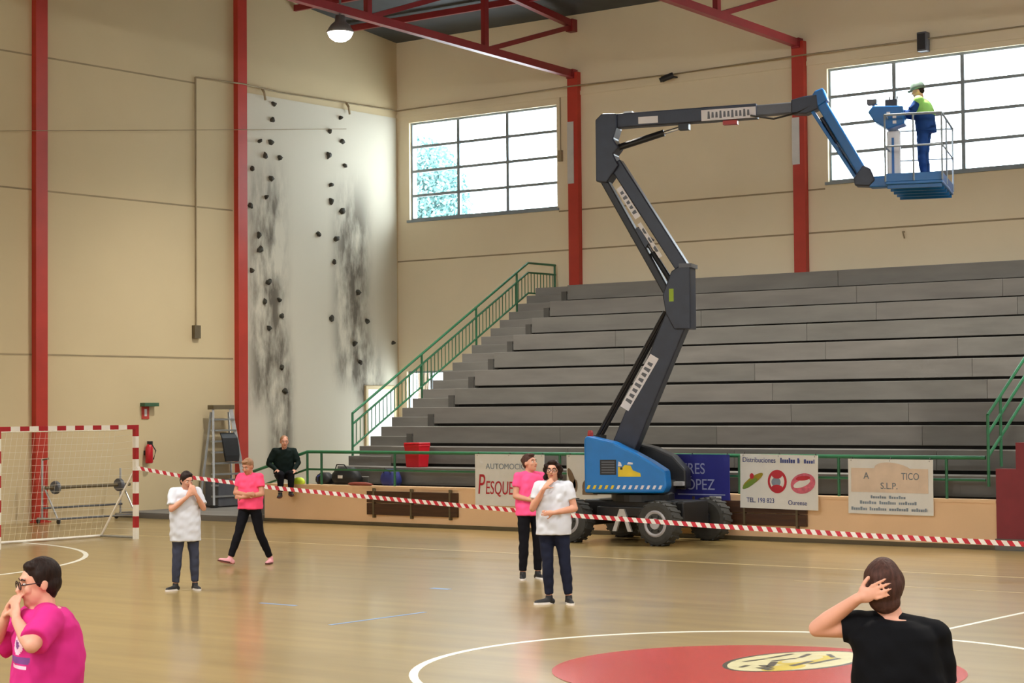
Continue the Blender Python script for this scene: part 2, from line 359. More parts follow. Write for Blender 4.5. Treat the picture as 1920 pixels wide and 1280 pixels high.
# trusses
def truss(x, label, group=None):
    t = thing('roof_truss', label, 'truss', (x, YW, 10.4), group=group)
    def bot(y): return 10.41+.033*(YW-y)-10.4
    def top(y): return 11.62+.122*(YW-y)-10.4
    ys = [YW-.02, 35.05, 31.04, 27.0, 23.0, 19.0, 15.0]
    P = lambda y, z: (0, y-YW, z)
    MB().bar(P(ys[0], bot(ys[0])), P(15, bot(15)), .16, .17).build('bottom_chord', 'truss_red', t)
    MB().bar(P(ys[0], top(ys[0])), P(15, top(15)), .15, .16).build('top_chord', 'truss_red', t)
    MB().bar(P(-8.5, bot(38.5)), P(15, bot(15)), .16, .17).build('bottom_chord', 'truss_red', t)
    MB().bar(P(-8.5, top(38.5)), P(15, top(15)), .15, .16).build('top_chord', 'truss_red', t)
    for a, b_ in zip(ys, ys[1:]):
        MB().bar(P(b_, bot(b_)), P(b_, top(b_)), .12, .14, (0, 1, 0)).build('vertical_strut', 'truss_red', t)
        MB().bar(P(b_, bot(b_)), P(a, top(a)-.03), .10, .11).build('diagonal_strut', 'truss_red', t)
    MB().box(-.1, .1, -.2, 0, top(ys[0])-.18, top(ys[0])+.12).build('bearing_plate', 'truss_red', t)
    MB().box(-.1, .1, -.2, 0, -.1, .12).build('bearing_plate', 'truss_red', t)
truss(BAY[0], 'red lattice roof truss nearest the corner, above the first window')
truss(BAY[1], 'red lattice roof truss ending at the column beside the bright window')
for x, wh in zip(BAY[2:5], ('first', 'second', 'third')): truss(x, 'red lattice roof truss, %s one past the right edge of the picture' % wh, 'roof trusses beyond the picture')

# ------------------------------------------------------------------ floodlights (a single lit one in view, the rest added unseen to light the hall)
def floodlight(x, y, z, label, group=None):
    t = thing('floodlight', label, 'lamp', (x, y, z), group=group)
    b = MB().lathe((0, 0, 0), [(.27, 0), (.29, .02), (.2, .16), (.11, .24), (.1, .36)], (0, 0, 1)); b.build('reflector', 'lamp_body', t, smooth=True)
    MB().tube([(0, 0, .35), (0, 0, .7)], .025).build('stem', 'lamp_body', t)
    MB().lathe((0, 0, -.03), [(.02, -.16), (.12, -.14), (.21, -.08), (.255, .0), (.265, .03)], (0, 0, 1)).build('lens', 'lamp_glass', t, smooth=True)
    l = bpy.data.lights.new('floodlight_bulb', 'SPOT'); l.energy = LAMP_W; l.color = (1, .94, .84); l.spot_size = radians(147); l.spot_blend = 1.0; l.shadow_soft_size = .25
    o = bpy.data.objects.new('floodlight_bulb', l); COL.objects.link(o); o.parent = t; o.location = (0, 0, -.32)
floodlight(BAY[0], 30.17, 10.2, 'lit round floodlight hanging under the red truss by the climbing wall')
for x in BAY:
    for y in (30.17, 15, 0):
        if (x, y) != (BAY[0], 30.17):
            row = {30.17: 'over the bleacher side', 15: 'over the court middle', 0: 'over the near side'}[y]; nth = ('first', 'second', 'third', 'fourth', 'fifth', 'sixth', 'seventh')[BAY.index(x)]
            floodlight(x, y, 10.45, 'added floodlight out of frame %s, %s from the end wall' % (row, nth), 'added floodlights out of the picture')

# ------------------------------------------------------------------ court markings (parts of the floor)
CX, CY = -8.87, 15.0
def ring(name, m, c, r0, r1, a0=0, a1=360, n=96, z=.003):
    V = []; Fs = []
    for i in range(n+1):
        a = radians(a0+(a1-a0)*i/n)
        for r in (r0, r1):
            for zz in (0.0005, z): V.append((c[0]+r*cos(a), c[1]+r*sin(a), zz))
    for i in range(n):
        k = i*4; Fs += [(k+1, k+3, k+7, k+5), (k, k+1, k+5, k+4), (k+2, k+6, k+7, k+3)]
    return MB().add(V, Fs).build(name, m, floor)
b = MB(); n = 96
b.add([(CX+1.8*cos(2*pi*i/n), CY+1.8*sin(2*pi*i/n), .003) for i in range(n)], [tuple(range(n))]); b.build('centre_disc', 'disc_red', floor, label='red centre disc')
ring('court_line', 'line_white', (CX, CY), 2.97, 3.05)
def strip(x0, x1, y0, y1, m='line_white', z=.0025): MB().box(x0, x1, y0, y1, .0004, z).build('court_line', m, floor)
strip(CX-.03, CX+.03, 5, CY-1.8); strip(CX-.03, CX+.03, CY+1.8, 25)
strip(-28.87, 11.1, 24.96, 25.02, 'line_faint'); strip(-28.9, -28.84, 5, 25, 'line_faint')
ring('court_line', 'line_white', (-28.87, 16.5), 5.96, 6.04, 0, 90, 48); ring('court_line', 'line_white', (-28.87, 13.5), 5.96, 6.04, -90, 0, 48); strip(-22.91, -22.83, 13.5, 16.5)
strip(-13, 11.1, 22.95, 22.98, 'line_faint')
strip(-16.9, -16.3, 16.9, 16.96, 'line_blue'); strip(-14.55, -14.5, 15.6, 17.2, 'line_blue'); strip(-16.4, -16.1, 19.5, 19.6, 'line_blue')
# emblem on the disc: cream leaf shape with dark strokes and a yellow flank
def floor_poly(name, pts, m, z):
    MB().add([(x, y, z) for x, y in pts], [tuple(range(len(pts)))]).build(name, m, floor)
ex, ey = -8.90, 15.72; ra = radians(84)
def E2(a, c): return (ex+a*cos(ra)-c*sin(ra), ey+a*sin(ra)+c*cos(ra))
def blob(a, c, ra_, rc, m, z, tip=0): floor_poly('emblem', [E2(a+ra_*cos(t)*(1+tip*abs(cos(t))**6), c+rc*sin(t)) for t in np.linspace(0, 2*pi, 36)[:-1]], m, z)
blob(0, 0, .82, .52, 'emblem_dark', .0034, .08)
blob(0, 0, .78, .47, 'emblem_cream', .0038, .08)
blob(-.45, -.2, .28, .13, 'emblem_yellow', .0042); blob(.1, -.05, .4, .16, 'emblem_yellow', .0042); blob(.12, .0, .3, .1, 'emblem_cream', .0046)
for a, c, l, wd, rr in ((-.62, -.12, .2, .07, 1.2), (-.5, -.05, .24, .07, 1.0), (-.32, .02, .34, .07, .5), (-.12, -.16, .4, .06, .15), (.15, -.22, .5, .05, .05), (.0, .12, .3, .05, -.2), (.35, .14, .3, .05, .3), (.5, -.05, .24, .05, .8), (.2, .3, .4, .05, .05), (-.2, .3, .3, .05, -.1), (-.6, .12, .16, .05, .2)):
    pts = []
    for p, q in ((-l/2, -wd/2), (l/2, -wd/2), (l/2, wd/2), (-l/2, wd/2)):
        pts.append(E2(a+p*cos(rr)-q*sin(rr), c+p*sin(rr)+q*cos(rr)))
    floor_poly('emblem', pts, 'emblem_dark', .005)

# ------------------------------------------------------------------ low wall, bleachers, stairs
lw = MB().box(-29.4, -13.06, YL, YL+.25, 0, .76).box(-29.42, -13.06, YL-.02, YL+.27, .74, .79)
low = struct(lw.build('wall_low', 'wall_dado'), 'low peach wall in front of the bleachers')
MB().box(-29.4, -13.06, YL-.015, YL, 0, .07).build('skirting', 'brown_cap', low)
struct(MB().box(XE, -29.4, 29.1, 33.2, 0, .12).box(XE, -29.4, 29.08, 29.1, 0, .09).build('trim_2', 'concrete_b'), 'low concrete kerb along the end wall')
T = [.74+.4055*i for i in range(12)]; T[-1] = 5.2
YR = [30.2+.7*i for i in range(11)]      # riser i at YR[i] rises T[i] -> T[i+1]
XB0, XB1 = -27.0, -14.4
bl = thing('concrete_bleacher', 'long grey concrete bleacher rising in steps under the windows', 'bleachers', (XB0, 30.2, 0))
def W(mb, name, m, parent, **k):         # builds a world-space mesh under a parent placed elsewhere
    o = mb.build(name, m, parent, **k)
    if parent.type == 'EMPTY' or True: o.matrix_parent_inverse = Matrix.Translation(-Vector(parent.location)) if abs(parent.rotation_euler.z) < 1e-9 else (Matrix.Translation(parent.location) @ parent.rotation_euler.to_matrix().to_4x4()).inverted()
    return o
joints = [XB0, -22.9, -18.7, XB1+5.5, 2.0]
XB2 = 8.0
for i in range(11):
    y = YR[i]; yb = YR[i+1] if i < 10 else YW
    segs = [XB0+.0, -24.2+.35*((i*5) % 7), -19.9+.4*((i*3) % 5), -15.9+.3*((i*4) % 6), -10.2, XB2]
    for a, c in zip(segs, segs[1:]):
        m = 'concrete' if (i+int(abs(a)*3)) % 2 else 'concrete_b'
        W(MB().box(a+.003, c-.003, y, min(yb+.02, YW), T[i]+.06, T[i+1]), 'seat_plank', m, bl, bevel=.008)
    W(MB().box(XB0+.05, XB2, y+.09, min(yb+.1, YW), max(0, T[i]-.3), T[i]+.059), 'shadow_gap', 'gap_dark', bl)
W(MB().box(XB0, XB2, YL+.27, 30.2, 0, .74), 'walkway_slab', 'concrete', bl)
core = MB()
for i in range(11): core.box(XB0+.06, XB2, YR[i]+.1, YW, T[i]-.42 if i else 0, T[i]-.02)
W(core, 'core', 'concrete', bl)

struct(MB().box(-29.4, XB0-.005, YL+.27, 30.2, 0, .74).box(-29.4, -28.22, 30.2, 31.2, 0, .74).build('trim_3', 'concrete'), 'concrete landing at the foot of the left stair')
# stairs up the left end: two steps per row
st = thing('concrete_stair', 'concrete stair up the left end of the bleacher beside the green railing', 'stairs', (-27.6, 30.2, .74))
for i in range(22):
    z1 = .74+.2028*(i+1); y = 30.2+.35*i; y2 = YW if i == 21 else y+.5
    W(MB().box(-28.2, XB0-.005, y, y2, max(.0, z1-.45), z1), 'stair_step', 'concrete_b' if i % 2 else 'concrete', st, bevel=.008)
for i in range(2, 11):
    W(MB().box(XB0-.16, XB0-.01, YR[i]-.02, YR[i]+.28, T[i]-.02, T[i]+.26), 'end_block', 'concrete_dark', st)
# steps from the platform down to the kerb at the left
for i in range(3):
    pass
ks = thing('concrete_steps', 'short concrete steps at the left end of the low peach wall', 'steps', (-29.9, 30.4, .12))
for i in range(3):
    W(MB().box(-29.4-.3*(3-i), -29.4-.3*(2-i), YL+.24, 31.2, .12, .12+.155*(i+1)), 'stair_step', 'concrete', ks)

# green railings
def rail_set(name, label, base):
    return thing(name, label, 'railing', base)
g = rail_set('stair_railing', 'sloping green railing with thin balusters up the left stair', (-28.2, 31.1, 1.25))
xr = -28.26
def zr(y): return 2.25+(y-31.1)*(3.52/6.2)
ytop = 37.35
for dz, r in ((0, .028), (-.23, .024), (-.72, .022)):
    W(MB().tube([(xr, 31.1, zr(31.1)+dz), (xr, ytop, zr(ytop)+dz), (xr, 38.45, zr(ytop)+dz)], r), 'rail', 'green_paint', g)
for y, lo in ((31.1, -1.0), (33.4, -1.0), (35.35, -1.0), (36.9, -.95), (38.42, -.75)):
    W(MB().tube([(xr, y, zr(min(y, ytop))+lo), (xr, y, zr(min(y, ytop)))], .026), 'post', 'green_paint', g)
bmesh_bal = MB().box(-.007, .007, -.007, .007, -.245, .245).mesh('baluster'); bmesh_bal.materials.append(MATS['green_paint'])
for k in range(58):
    y = 31.22+k*.125
    if y > 38.4: break
    o = bpy.data.objects.new('baluster', bmesh_bal); COL.objects.link(o); o.parent = g; o.location = Vector((xr, y, zr(min(y, ytop))-.475))-Vector(g.location)
fr = rail_set('guard_railing', 'green two bar guard railing along the low peach wall', (-20.8, 29.8, .79))
for z, r in ((1.46, .032), (1.1, .022)):
    W(MB().tube([(-28.3, 29.75, z), (-13.3, 29.75, z)], r), 'rail', 'green_paint', fr)
    W(MB().tube([(-28.3, 29.75, z), (-30.15, 29.75, z-.5)], r), 'rail', 'green_paint', fr, label='sloping end rail')
W(MB().tube([(-30.15, 29.75, .25), (-30.15, 29.75, .96)], .026), 'post', 'green_paint', fr)
for x in (-28.3, -27.9, -25.9, -23.8, -21.8, -19.85, -17.9, -15.95, -13.98):
    W(MB().tube([(x, 29.75, .79), (x, 29.75, 1.46)], .026), 'post', 'green_paint', fr)
rr = rail_set('stair_railing', 'sloping green railing above the maroon block at right', (-13.2, 29.45, .79))
def z2(y): return 1.96+(y-29.45)*.62
for dz in (0, -.3, -.66):
    W(MB().tube([(-13.25, 29.75, z2(29.75)+dz), (-13.25, 33.8, z2(33.8)+dz)], .026), 'rail', 'green_paint', rr)
for y in (29.75, 30.25, 31.6, 33.0):
    W(MB().tube([(-13.25, y, max(.8, z2(y)-1.15)), (-13.25, y, z2(y))], .026), 'post', 'green_paint', rr)
mb = thing('stepped_block', 'maroon stepped stair parapet at the right edge', 'parapet', (-12.6, 29.6, 0))
W(MB().box(-13.04, -12.7, 29.55, 29.85, .18, 1.29).box(-12.7, -10.5, 29.55, 29.85, .18, 1.71), 'parapet', 'maroon', mb)
W(MB().box(-13.05, -10.5, 29.5, 29.86, 0, .18), 'plinth', 'concrete', mb)

# boards on the low wall
def board(x0, x1, z0, z1, label):
    t = thing('wall_board', label, 'board', ((x0+x1)/2, YL, z0))
    h = (z1-z0)
    W(MB().box(x0, x1, YL-.06, YL-.01, z0, z0+h*.48), 'plank', 'brown_board', t)
    W(MB().box(x0, x1, YL-.06, YL-.01, z0+h*.52, z1), 'plank', 'brown_board', t)
    n_ = 3
    for k in range(n_):
        x = x0+.18+(x1-x0-.36)*k/(n_-1); W(MB().box(x-.02, x+.02, YL-.07, YL, z0-.06, z1+.06), 'strap', 'brown_cap', t)
board(-26.47, -24.13, .22, .69, 'dark brown wooden board strapped to the low wall left of the banners')
board(-18.9, -16.47, .27, .68, 'dark brown wooden board on the low wall behind the lift wheel')

# ------------------------------------------------------------------ banners
def banner(x0, x1, z0, z1, label, m='banner_white', tilt=0):
    t = thing('advertising_banner', label, 'banner', (x0, YL-.04, z0)); t.rotation_euler = (0, tilt, 0)
    w_, h_ = x1-x0, z1-z0; b = MB(); nx, nz = 14, 8; V = []; Fs = []
    for sgn in (0, 1):
        for j in range(nz+1):
            for i in range(nx+1):
                V.append((w_*i/nx, (-.012 if sgn == 0 else .0)+.004*sin(i*1.1+j*.4), h_*j/nz))
    N = (nx+1)*(nz+1)
    for j in range(nz):
        for i in range(nx):
            a = j*(nx+1)+i; Fs += [(a, a+1, a+nx+2, a+nx+1), (a+N, a+N+nx+1, a+N+nx+2, a+N+1)]
    edge = [i for i in range(nx+1)] + [j*(nx+1)+nx for j in range(1, nz+1)] + [nz*(nx+1)+i for i in range(nx-1, -1, -1)] + [j*(nx+1) for j in range(nz-1, 0, -1)]
    for a, c in zip(edge, edge[1:]+edge[:1]): Fs.append((a, a+N, c+N, c))
    b.add(V, Fs).build('sheet', m, t, smooth=False)
    eb = MB()
    for x in (.06, w_*.5, w_-.06): eb.tube([(x, -.02, h_-.03), (x, .02, h_+.03), (x, .06, h_-.02)], .006, 5)
    eb.build('tie_cord', 'plastic_black', t)
    return t, w_, h_
def oval(parent, m, x, z, rx, rz, y=-.022, rot=0, name='printed_logo', n=28):
    b = MB(); V = [(x+rx*cos(t)*cos(rot)-rz*sin(t)*sin(rot), y, z+rx*cos(t)*sin(rot)+rz*sin(t)*cos(rot)) for t in np.linspace(0, 2*pi, n+1)[:-1]]
    V2 = [(a, y+.003, c) for a, _, c in V]; b.add(V+V2, [tuple(range(n)), tuple(range(n, 2*n))]+[(i, (i+1) % n, n+(i+1) % n, n+i) for i in range(n)]); return b.build(name, m, parent)
def rect(parent, m, x0, x1, z0, z1, y=-.020, name='printed_panel'): return MB().box(x0, x1, y, y+.003, z0, z1).build(name, m, parent)
def blurred_line(parent, x0, x1, z, h, m):   # a line of print too small to read in the photograph
    b = MB(); x = x0; k = 0
    while x < x1:
        wl = .022+.016*random.random()
        if k % 9 != 7: b.box(x, min(x+wl, x1), -.021, -.018, z, z+h*(.7 if k % 4 else 1))
        x += wl+.012; k += 1
    o = b.build('small_print', m, parent); o['kind'] = 'stuff'
t, w_, h_ = banner(-23.68, -22.02, .47, 1.45, 'white banner with large red lettering behind the woman in pink')
text('lettering', 'AUTOMOCIÓN', .15, (.27, -.02, .70), 'ink_grey', t, sx=1.05, bold=.002)
text('lettering', 'P', .55, (.06, -.02, .22), 'ink_red', t, shear=.15, sx=.62, bold=.008)
text('lettering', 'ESQUEIRA', .36, (.255, -.02, .22), 'ink_red', t, shear=.1, sx=.62, bold=.008)
t, w_, h_ = banner(-21.5, -19.9, .60, 1.45, 'white banner with brown shapes left of the lift')
oval(t, 'ink_brown', .12, .42, .06, .2, rot=.4); oval(t, 'ink_brown', .2, .28, .05, .12); oval(t, 'ink_brown', .46, .26, .1, .14); rect(t, 'ink_brown', .36, .7, .12, .2)
t, w_, h_ = banner(-19.55, -17.98, .58, 1.48, 'dark blue banner with pale lettering right of the lift', 'banner_blue')
text('lettering', 'TALLERES', .27, (.05, -.02, .56), 'ink_pale', t, sx=.88, bold=.004)
text('lettering', 'LÓPEZ', .27, (.55, -.02, .28), 'ink_pale', t, sx=.9, bold=.004)
rect(t, 'ink_pale', .5, 1.48, .185, .205); rect(t, 'banner_white', 1.16, 1.4, .0, .17); rect(t, 'ink_steel', 1.21, 1.35, .02, .13, y=-.024)
t, w_, h_ = banner(-17.72, -16.2, .57, 1.5, 'white banner with green, red and pink round logos', tilt=.012); t.location.y -= .085
text('lettering', 'Distribuciones', .125, (.05, -.02, .79), 'ink_navy', t, sx=.90); blurred_line(t, .80, 1.18, .79, .085, 'ink_navy'); blurred_line(t, 1.26, 1.46, .79, .07, 'ink_navy')
oval(t, 'ink_olive', .26, .48, .23, .06, rot=.55); oval(t, 'ink_lime', .2, .42, .17, .045, y=-.024, rot=.55); oval(t, 'ink_red', .24, .55, .04, .05, y=-.026)
oval(t, 'ink_red', .74, .47, .185, .2); oval(t, 'banner_white', .74, .47, .14, .15, y=-.025); oval(t, 'ink_grey', .72, .46, .09, .08, y=-.028); oval(t, 'ink_red', .74, .58, .1, .06, y=-.03); oval(t, 'ink_red', .74, .36, .11, .055, y=-.03)
oval(t, 'ink_pink', 1.24, .45, .24, .17, rot=.25); oval(t, 'banner_white', 1.22, .45, .17, .06, y=-.025, rot=.35); oval(t, 'ink_red', 1.24, .54, .14, .04, y=-.027, rot=.1)
text('lettering', 'TEL. 198 823', .115, (.13, -.02, .1), 'ink_navy', t, sx=.9, bold=.003); text('lettering', 'Ourense', .115, (.95, -.02, .08), 'ink_navy', t, bold=.003, sx=.9)
t, w_, h_ = banner(-15.67, -14.13, .52, 1.43, 'white banner with a tan panel and pale glare, nearest the maroon block', tilt=.005)
rect(t, 'ink_tan', .06, 1.46, .36, .76)
oval(t, 'ink_tan', .85, .72, .36, .13, y=-.022, rot=-.15)
text('lettering', 'A', .16, (.29, -.026, .58), 'ink_steel', t); text('lettering', 'TICO', .16, (.98, -.026, .58), 'ink_steel', t, sx=.85)
text('lettering', 'S.L.P.', .15, (.6, -.026, .42), 'ink_steel', t)
blurred_line(t, .42, 1.05, .26, .05, 'ink_grey'); blurred_line(t, .22, 1.28, .165, .055, 'ink_grey'); blurred_line(t, .06, 1.44, .06, .055, 'ink_grey')

# ------------------------------------------------------------------ conduits, camera, speaker, signs on walls
c = thing('wall_conduit', 'thin dark conduit running down the end wall to a switch box', 'conduit', (XE+.03, 31.4, 4.1))
W(MB().tube([(XE+.03, 31.4, 4.25), (XE+.03, 31.4, 10.05)], .022, 6), 'pipe', 'seam', c)
W(MB().box(XE, XE+.1, 31.29, 31.48, 4.0, 4.3), 'switch_box', 'brown_cap', c)
c = thing('wall_cable', 'thin dark cable running around the corner high above the holds', 'cable', (XE+.03, 35, 10.05))
W(MB().tube([(XE+.03, 31.4, 10.05), (XE+.17, 32.8, 10.06), (XE+.03, 34.2, 10.04), (XE+.03, 38.5, 10.09)], .018, 6), 'end_wall_run', 'seam', c)
W(MB().tube([(XE+.03, 38.5, 10.09), (-30, 38.5, 10.1), (-27.7, 38.37, 10.11), (-24.8, 38.5, 10.1), (-21.5, 38.37, 10.12), (-16, 38.5, 10.14), (-8, 38.5, 10.14)], .018, 6), 'side_wall_run', 'seam', c)
for y in (33.55, 36.55): W(MB().tube([(XE+.04, y, 10.06), (XE+.12, y, 9.95), (XE+.1, y+.06, 9.78)], .03, 6), 'hook', 'seam', c)
c = thing('wall_cable', 'straight thin wire strung across the upper end wall', 'cable', (XE+.16, 31, 8.2))
W(MB().tube([(XE+.17, 22, 7.75), (XE+.17, 25.9, 8.2), (XE+.17, 32.8, 8.97), (XE+.17, 36.4, 9.38)], .008, 5), 'wire', 'seam', c)
c = thing('security_camera', 'small black camera on the wall above the lift boom', 'camera', (-24.85, YW, 10.0))
W(MB().tube([(-24.75, YW, 10.02), (-24.75, YW-.18, 10.02)], .025), 'bracket', 'plastic_black', c)
W(MB().tube([(-24.72, YW-.2, 10.05), (-24.95, YW-.34, 9.95)], .07, 10), 'housing', 'plastic_black', c)
W(MB().tube([(-24.95, YW-.34, 9.95), (-24.99, YW-.365, 9.93)], .055, 10), 'lens', 'lift_black', c)
c = thing('wall_speaker', 'grey box loudspeaker above the bright window', 'loudspeaker', (-18.44, YW, 9.9))
W(MB().box(-18.55, -18.33, YW-.2, YW, 9.86, 10.28), 'cabinet', 'lift_grey', c, bevel=.02); W(MB().box(-18.53, -18.35, YW-.215, YW-.2, 9.9, 10.24), 'grille', 'plastic_black', c)
c = thing('switch_box', 'small box and conduit beside the corner window', 'switch box', (-28.12, YW, 8.4))
W(MB().box(-28.17, -28.06, YW-.08, YW, 8.33, 8.6), 'housing', 'seam', c); W(MB().tube([(-28.12, YW-.02, 8.6), (-28.12, YW-.02, 9.9)], .014, 6), 'pipe', 'seam', c)
c = thing('wall_hook', 'small hook on the wall right of the second column', 'hook', (-19.0, YW, 5.95))
W(MB().tube([(-19.0, YW, 6.05), (-19.0, YW-.08, 6.05), (-18.96, YW-.08, 5.9)], .015, 6), 'hook', 'seam', c)
c = thing('fire_sign', 'red sign with a dark green strip on the end wall above the extinguisher', 'sign', (XE, 29.87, 2.16))
W(MB().box(XE, XE+.02, 29.76, 29.97, 2.16, 2.44), 'plate', 'sign_red', c); W(MB().box(XE+.02, XE+.024, 29.83, 29.90, 2.22, 2.38), 'symbol', 'white_plastic', c)
W(MB().box(XE, XE+.16, 29.72, 30.14, 2.44, 2.52), 'strip', 'sign_green', c)
c = thing('fire_extinguisher', 'red fire extinguisher on the end wall beside the goal post', 'extinguisher', (XE+.12, 29.88, 1.17))
W(MB().lathe((XE+.12, 29.88, 1.17), [(.07, 0), (.085, .02), (.085, .34), (.06, .4), (.03, .43)], (0, 0, 1), 16), 'cylinder', 'plastic_red', c, smooth=True)
W(MB().box(XE+.08, XE+.16, 29.85, 29.95, 1.58, 1.66), 'valve', 'plastic_black', c); W(MB().tube([(XE+.12, 29.95, 1.6), (XE+.2, 30.0, 1.45), (XE+.15, 29.98, 1.25)], .015, 6), 'hose', 'plastic_black', c)
W(MB().box(XE, XE+.05, 29.82, 29.94, 1.35, 1.45), 'bracket', 'plastic_black', c)

# ------------------------------------------------------------------ goal
gx, gy0, gy1, gh = -27.35, 21.15, 24.23, 2.08
go = thing('handball_goal', 'red and white striped handball goal standing before the end wall', 'goal', (gx, (gy0+gy1)/2, 0))
def striped(p, q, wd, n0, name):
    p, q = Vector(p), Vector(q); L_ = (q-p).length; n_ = max(1, round(L_/.2)); b = MB()
    for i in range(n_):
        a = p.lerp(q, i/n_); c_ = p.lerp(q, (i+1)/n_); b.bar(a, c_, wd, wd, (1, 0, 0), mi=(i+n0) % 2)
    W(b, name, ['goal_red', 'goal_white'], go)
striped((gx, gy1, 0), (gx, gy1, gh), .08, 1, 'goal_post'); striped((gx, gy0, 0), (gx, gy0, gh), .08, 1, 'goal_post')
striped((gx, gy0+.04, gh-.04), (gx, gy1-.04, gh-.04), .08, 0, 'crossbar')
for y in (gy0, gy1):
    W(MB().tube([(gx-.04, y, 1.25), (gx-.95, y, .04)], .02), 'side_stay', 'goal_white', go)
    W(MB().tube([(gx, y, .03), (gx-.98, y, .03)], .022), 'ground_bar', 'alu', go)
    W(MB().tube([(gx-.04, y, gh-.06), (gx-.55, y, gh-.1)], .016), 'net_bracket', 'goal_white', go)
W(MB().tube([(gx-.98, gy0, .03), (gx-.98, gy1, .03)], .024), 'ground_bar', 'goal_white', go)
W(MB().tube([(gx-.55, gy0, gh-.1), (gx-.55, gy1, gh-.1)], .01), 'net_cord', 'net_cord', go)
nb = MB()
def cord(p, q): nb.tube([p, q], .0022, 3)
N_ = 25
for i in range(N_+1):
    y = gy0+(gy1-gy0)*i/N_
    cord((gx-.02, y, gh-.04), (gx-.55, y, gh-.1)); cord((gx-.55, y, gh-.1), (gx-.97, y, .05))
for j in range(17):
    t_ = j/16; x = gx-.55-.42*t_; z = gh-.1-(gh-.15)*t_; cord((x, gy0, z), (x, gy1, z))
    for y in (gy0, gy1): cord((gx, y, gh-.04-(gh-.1)*t_), (x, y, z))
no = W(nb, 'net', 'net_cord', go); no['kind'] = 'stuff'

# trolley behind the goal
tr = thing('net_trolley', 'grey wheeled winding trolley against the end wall behind the goal', 'trolley', (-32.75, 27.7, 0))
for y in (26.62, 28.75):
    W(MB().tube([(-32.95, y, .1), (-32.95, y, 1.1 if y > 27 else 1.35)], .022), 'upright', 'alu', tr); W(MB().tube([(-32.45, y, .1), (-32.9, y, .78)], .02), 'brace', 'alu', tr)
    W(MB().tube([(-33.1, y, .1), (-32.4, y, .1)], .025), 'foot_bar', 'alu', tr)
    for x in (-33.08, -32.42): W(MB().lathe((x, y-.02, .05), [(.05, 0), (.05, .04)], (0, 1, 0), 14), 'castor', 'plastic_black', tr)
for z, x in ((.32, -32.9), (.1, -32.5)): W(MB().tube([(x, 26.62, z), (x, 28.75, z)], .022), 'cross_bar', 'lift_grey', tr)
W(MB().tube([(-32.7, 26.5, .75), (-32.7, 28.8, .75)], .035), 'winding_roller', 'brown_cap', tr)
for y in (26.72, 28.45): W(MB().lathe((-32.7, y, .75), [(.13, 0), (.14, .02), (.14, .07), (.13, .09)], (0, 1, 0), 18), 'roller_disc', 'lift_grey', tr)
W(MB().tube([(-32.95, 26.62, 1.33), (-32.75, 26.62, 1.36)], .02), 'handle', 'brown_cap', tr)

# ladder
ld = thing('step_ladder', 'tall grey aluminium step ladder against the end wall with a black cloth', 'ladder', (-32.9, 31.9, .12))
ytop_, ybot = .28, .55
for s_ in (-1, 1):
    W(MB().bar((-32.75, 31.9+s_*ybot, .12), (-33.05, 31.9+s_*ytop_, 2.38), .05, .09), 'side_rail', 'alu', ld)
    W(MB().bar((-33.25, 31.9+s_*ybot*.95, .12), (-33.12, 31.9+s_*ytop_, 2.3), .04, .05), 'rear_rail', 'alu', ld)
    W(MB().box(-32.82, -32.68, 31.9+s_*ybot-.05, 31.9+s_*ybot+.05, .12, .18), 'foot', 'plastic_black', ld)
for k in range(8):
    t_ = (k+1)/9; y = ybot+(ytop_-ybot)*t_; x = -32.75-.3*t_; z = .12+2.26*t_
    W(MB().box(x-.09, x+.06, 31.9-y, 31.9+y, z-.02, z+.02), 'tread', 'alu', ld)
W(MB().box(-33.18, -32.98, 31.9-.33, 31.9+.33, 2.36, 2.46), 'top_cap', 'brown_cap', ld)
cb = MB(); R = []
for z, x, hw, th in ((1.82, -32.98, .22, .02), (1.7, -32.9, .24, .03), (1.5, -32.86, .235, .035), (1.3, -32.83, .225, .04), (1.16, -32.82, .2, .035)):
    R.append([Vector((x+th*(1 if j in (1, 2) else -.3), 31.98+hw*(1 if j in (2, 3) else -1), z)) for j in range(4)])
W(MB().rings(R), 'draped_cloth', 'plastic_black', ld)
W(MB().box(-33.2, -32.75, 31.5, 32.3, .14, .75), 'storage_box', 'lift_grey', ld, bevel=.02)

# ------------------------------------------------------------------ bags and things on the low wall
WT = .79
def soft(name, label, cat, c, r, m, extra=None, k=1.0):
    t = thing(name, label, cat, (c[0], c[1], WT)); b = MB(); R = []
    for i, s_ in enumerate((.82, 1, 1.02, .96, .8, .45)):
        z = r[2]*2*i/5; R.append([Vector((c[0]+r[0]*s_*(abs(cos(a))**.7)*(1 if cos(a) > 0 else -1)*(1+.06*sin(3*a+i)), c[1]+r[1]*s_*(abs(sin(a))**.7)*(1 if sin(a) > 0 else -1), WT+z)) for a in np.linspace(0, 2*pi, 25)[:-1]])
    o = W(b.rings(R), 'body', m, t, smooth=True)
    return t
YB = 29.98
t = soft('sports_bag', 'large black sports bag on the low wall under the railing', 'bag', (-27.4, YB, 0), (.36, .16, .18), 'black_bag')
W(MB().tube([(-27.6, YB-.15, 1.08), (-27.5, YB-.2, 1.2), (-27.3, YB-.2, 1.2), (-27.2, YB-.15, 1.08)], .015, 6), 'handle', 'plastic_black', t); W(MB().box(-27.5, -27.38, YB-.175, YB-.16, .92, .98), 'tag', 'white_plastic', t)
t = soft('sports_bag', 'round dark blue bag on the low wall right of the black bag', 'bag', (-26.2, YB, 0), (.22, .15, .165), 'blue_bag')
W(MB().tube([(-26.3, YB-.12, 1.05), (-26.2, YB-.18, 1.14), (-26.1, YB-.12, 1.05)], .012, 6), 'handle', 'plastic_black', t)
t = soft('backpack', 'small dark backpack on the low wall beside the seated man', 'bag', (-28.02, YB, 0), (.2, .14, .12), 'black_bag')
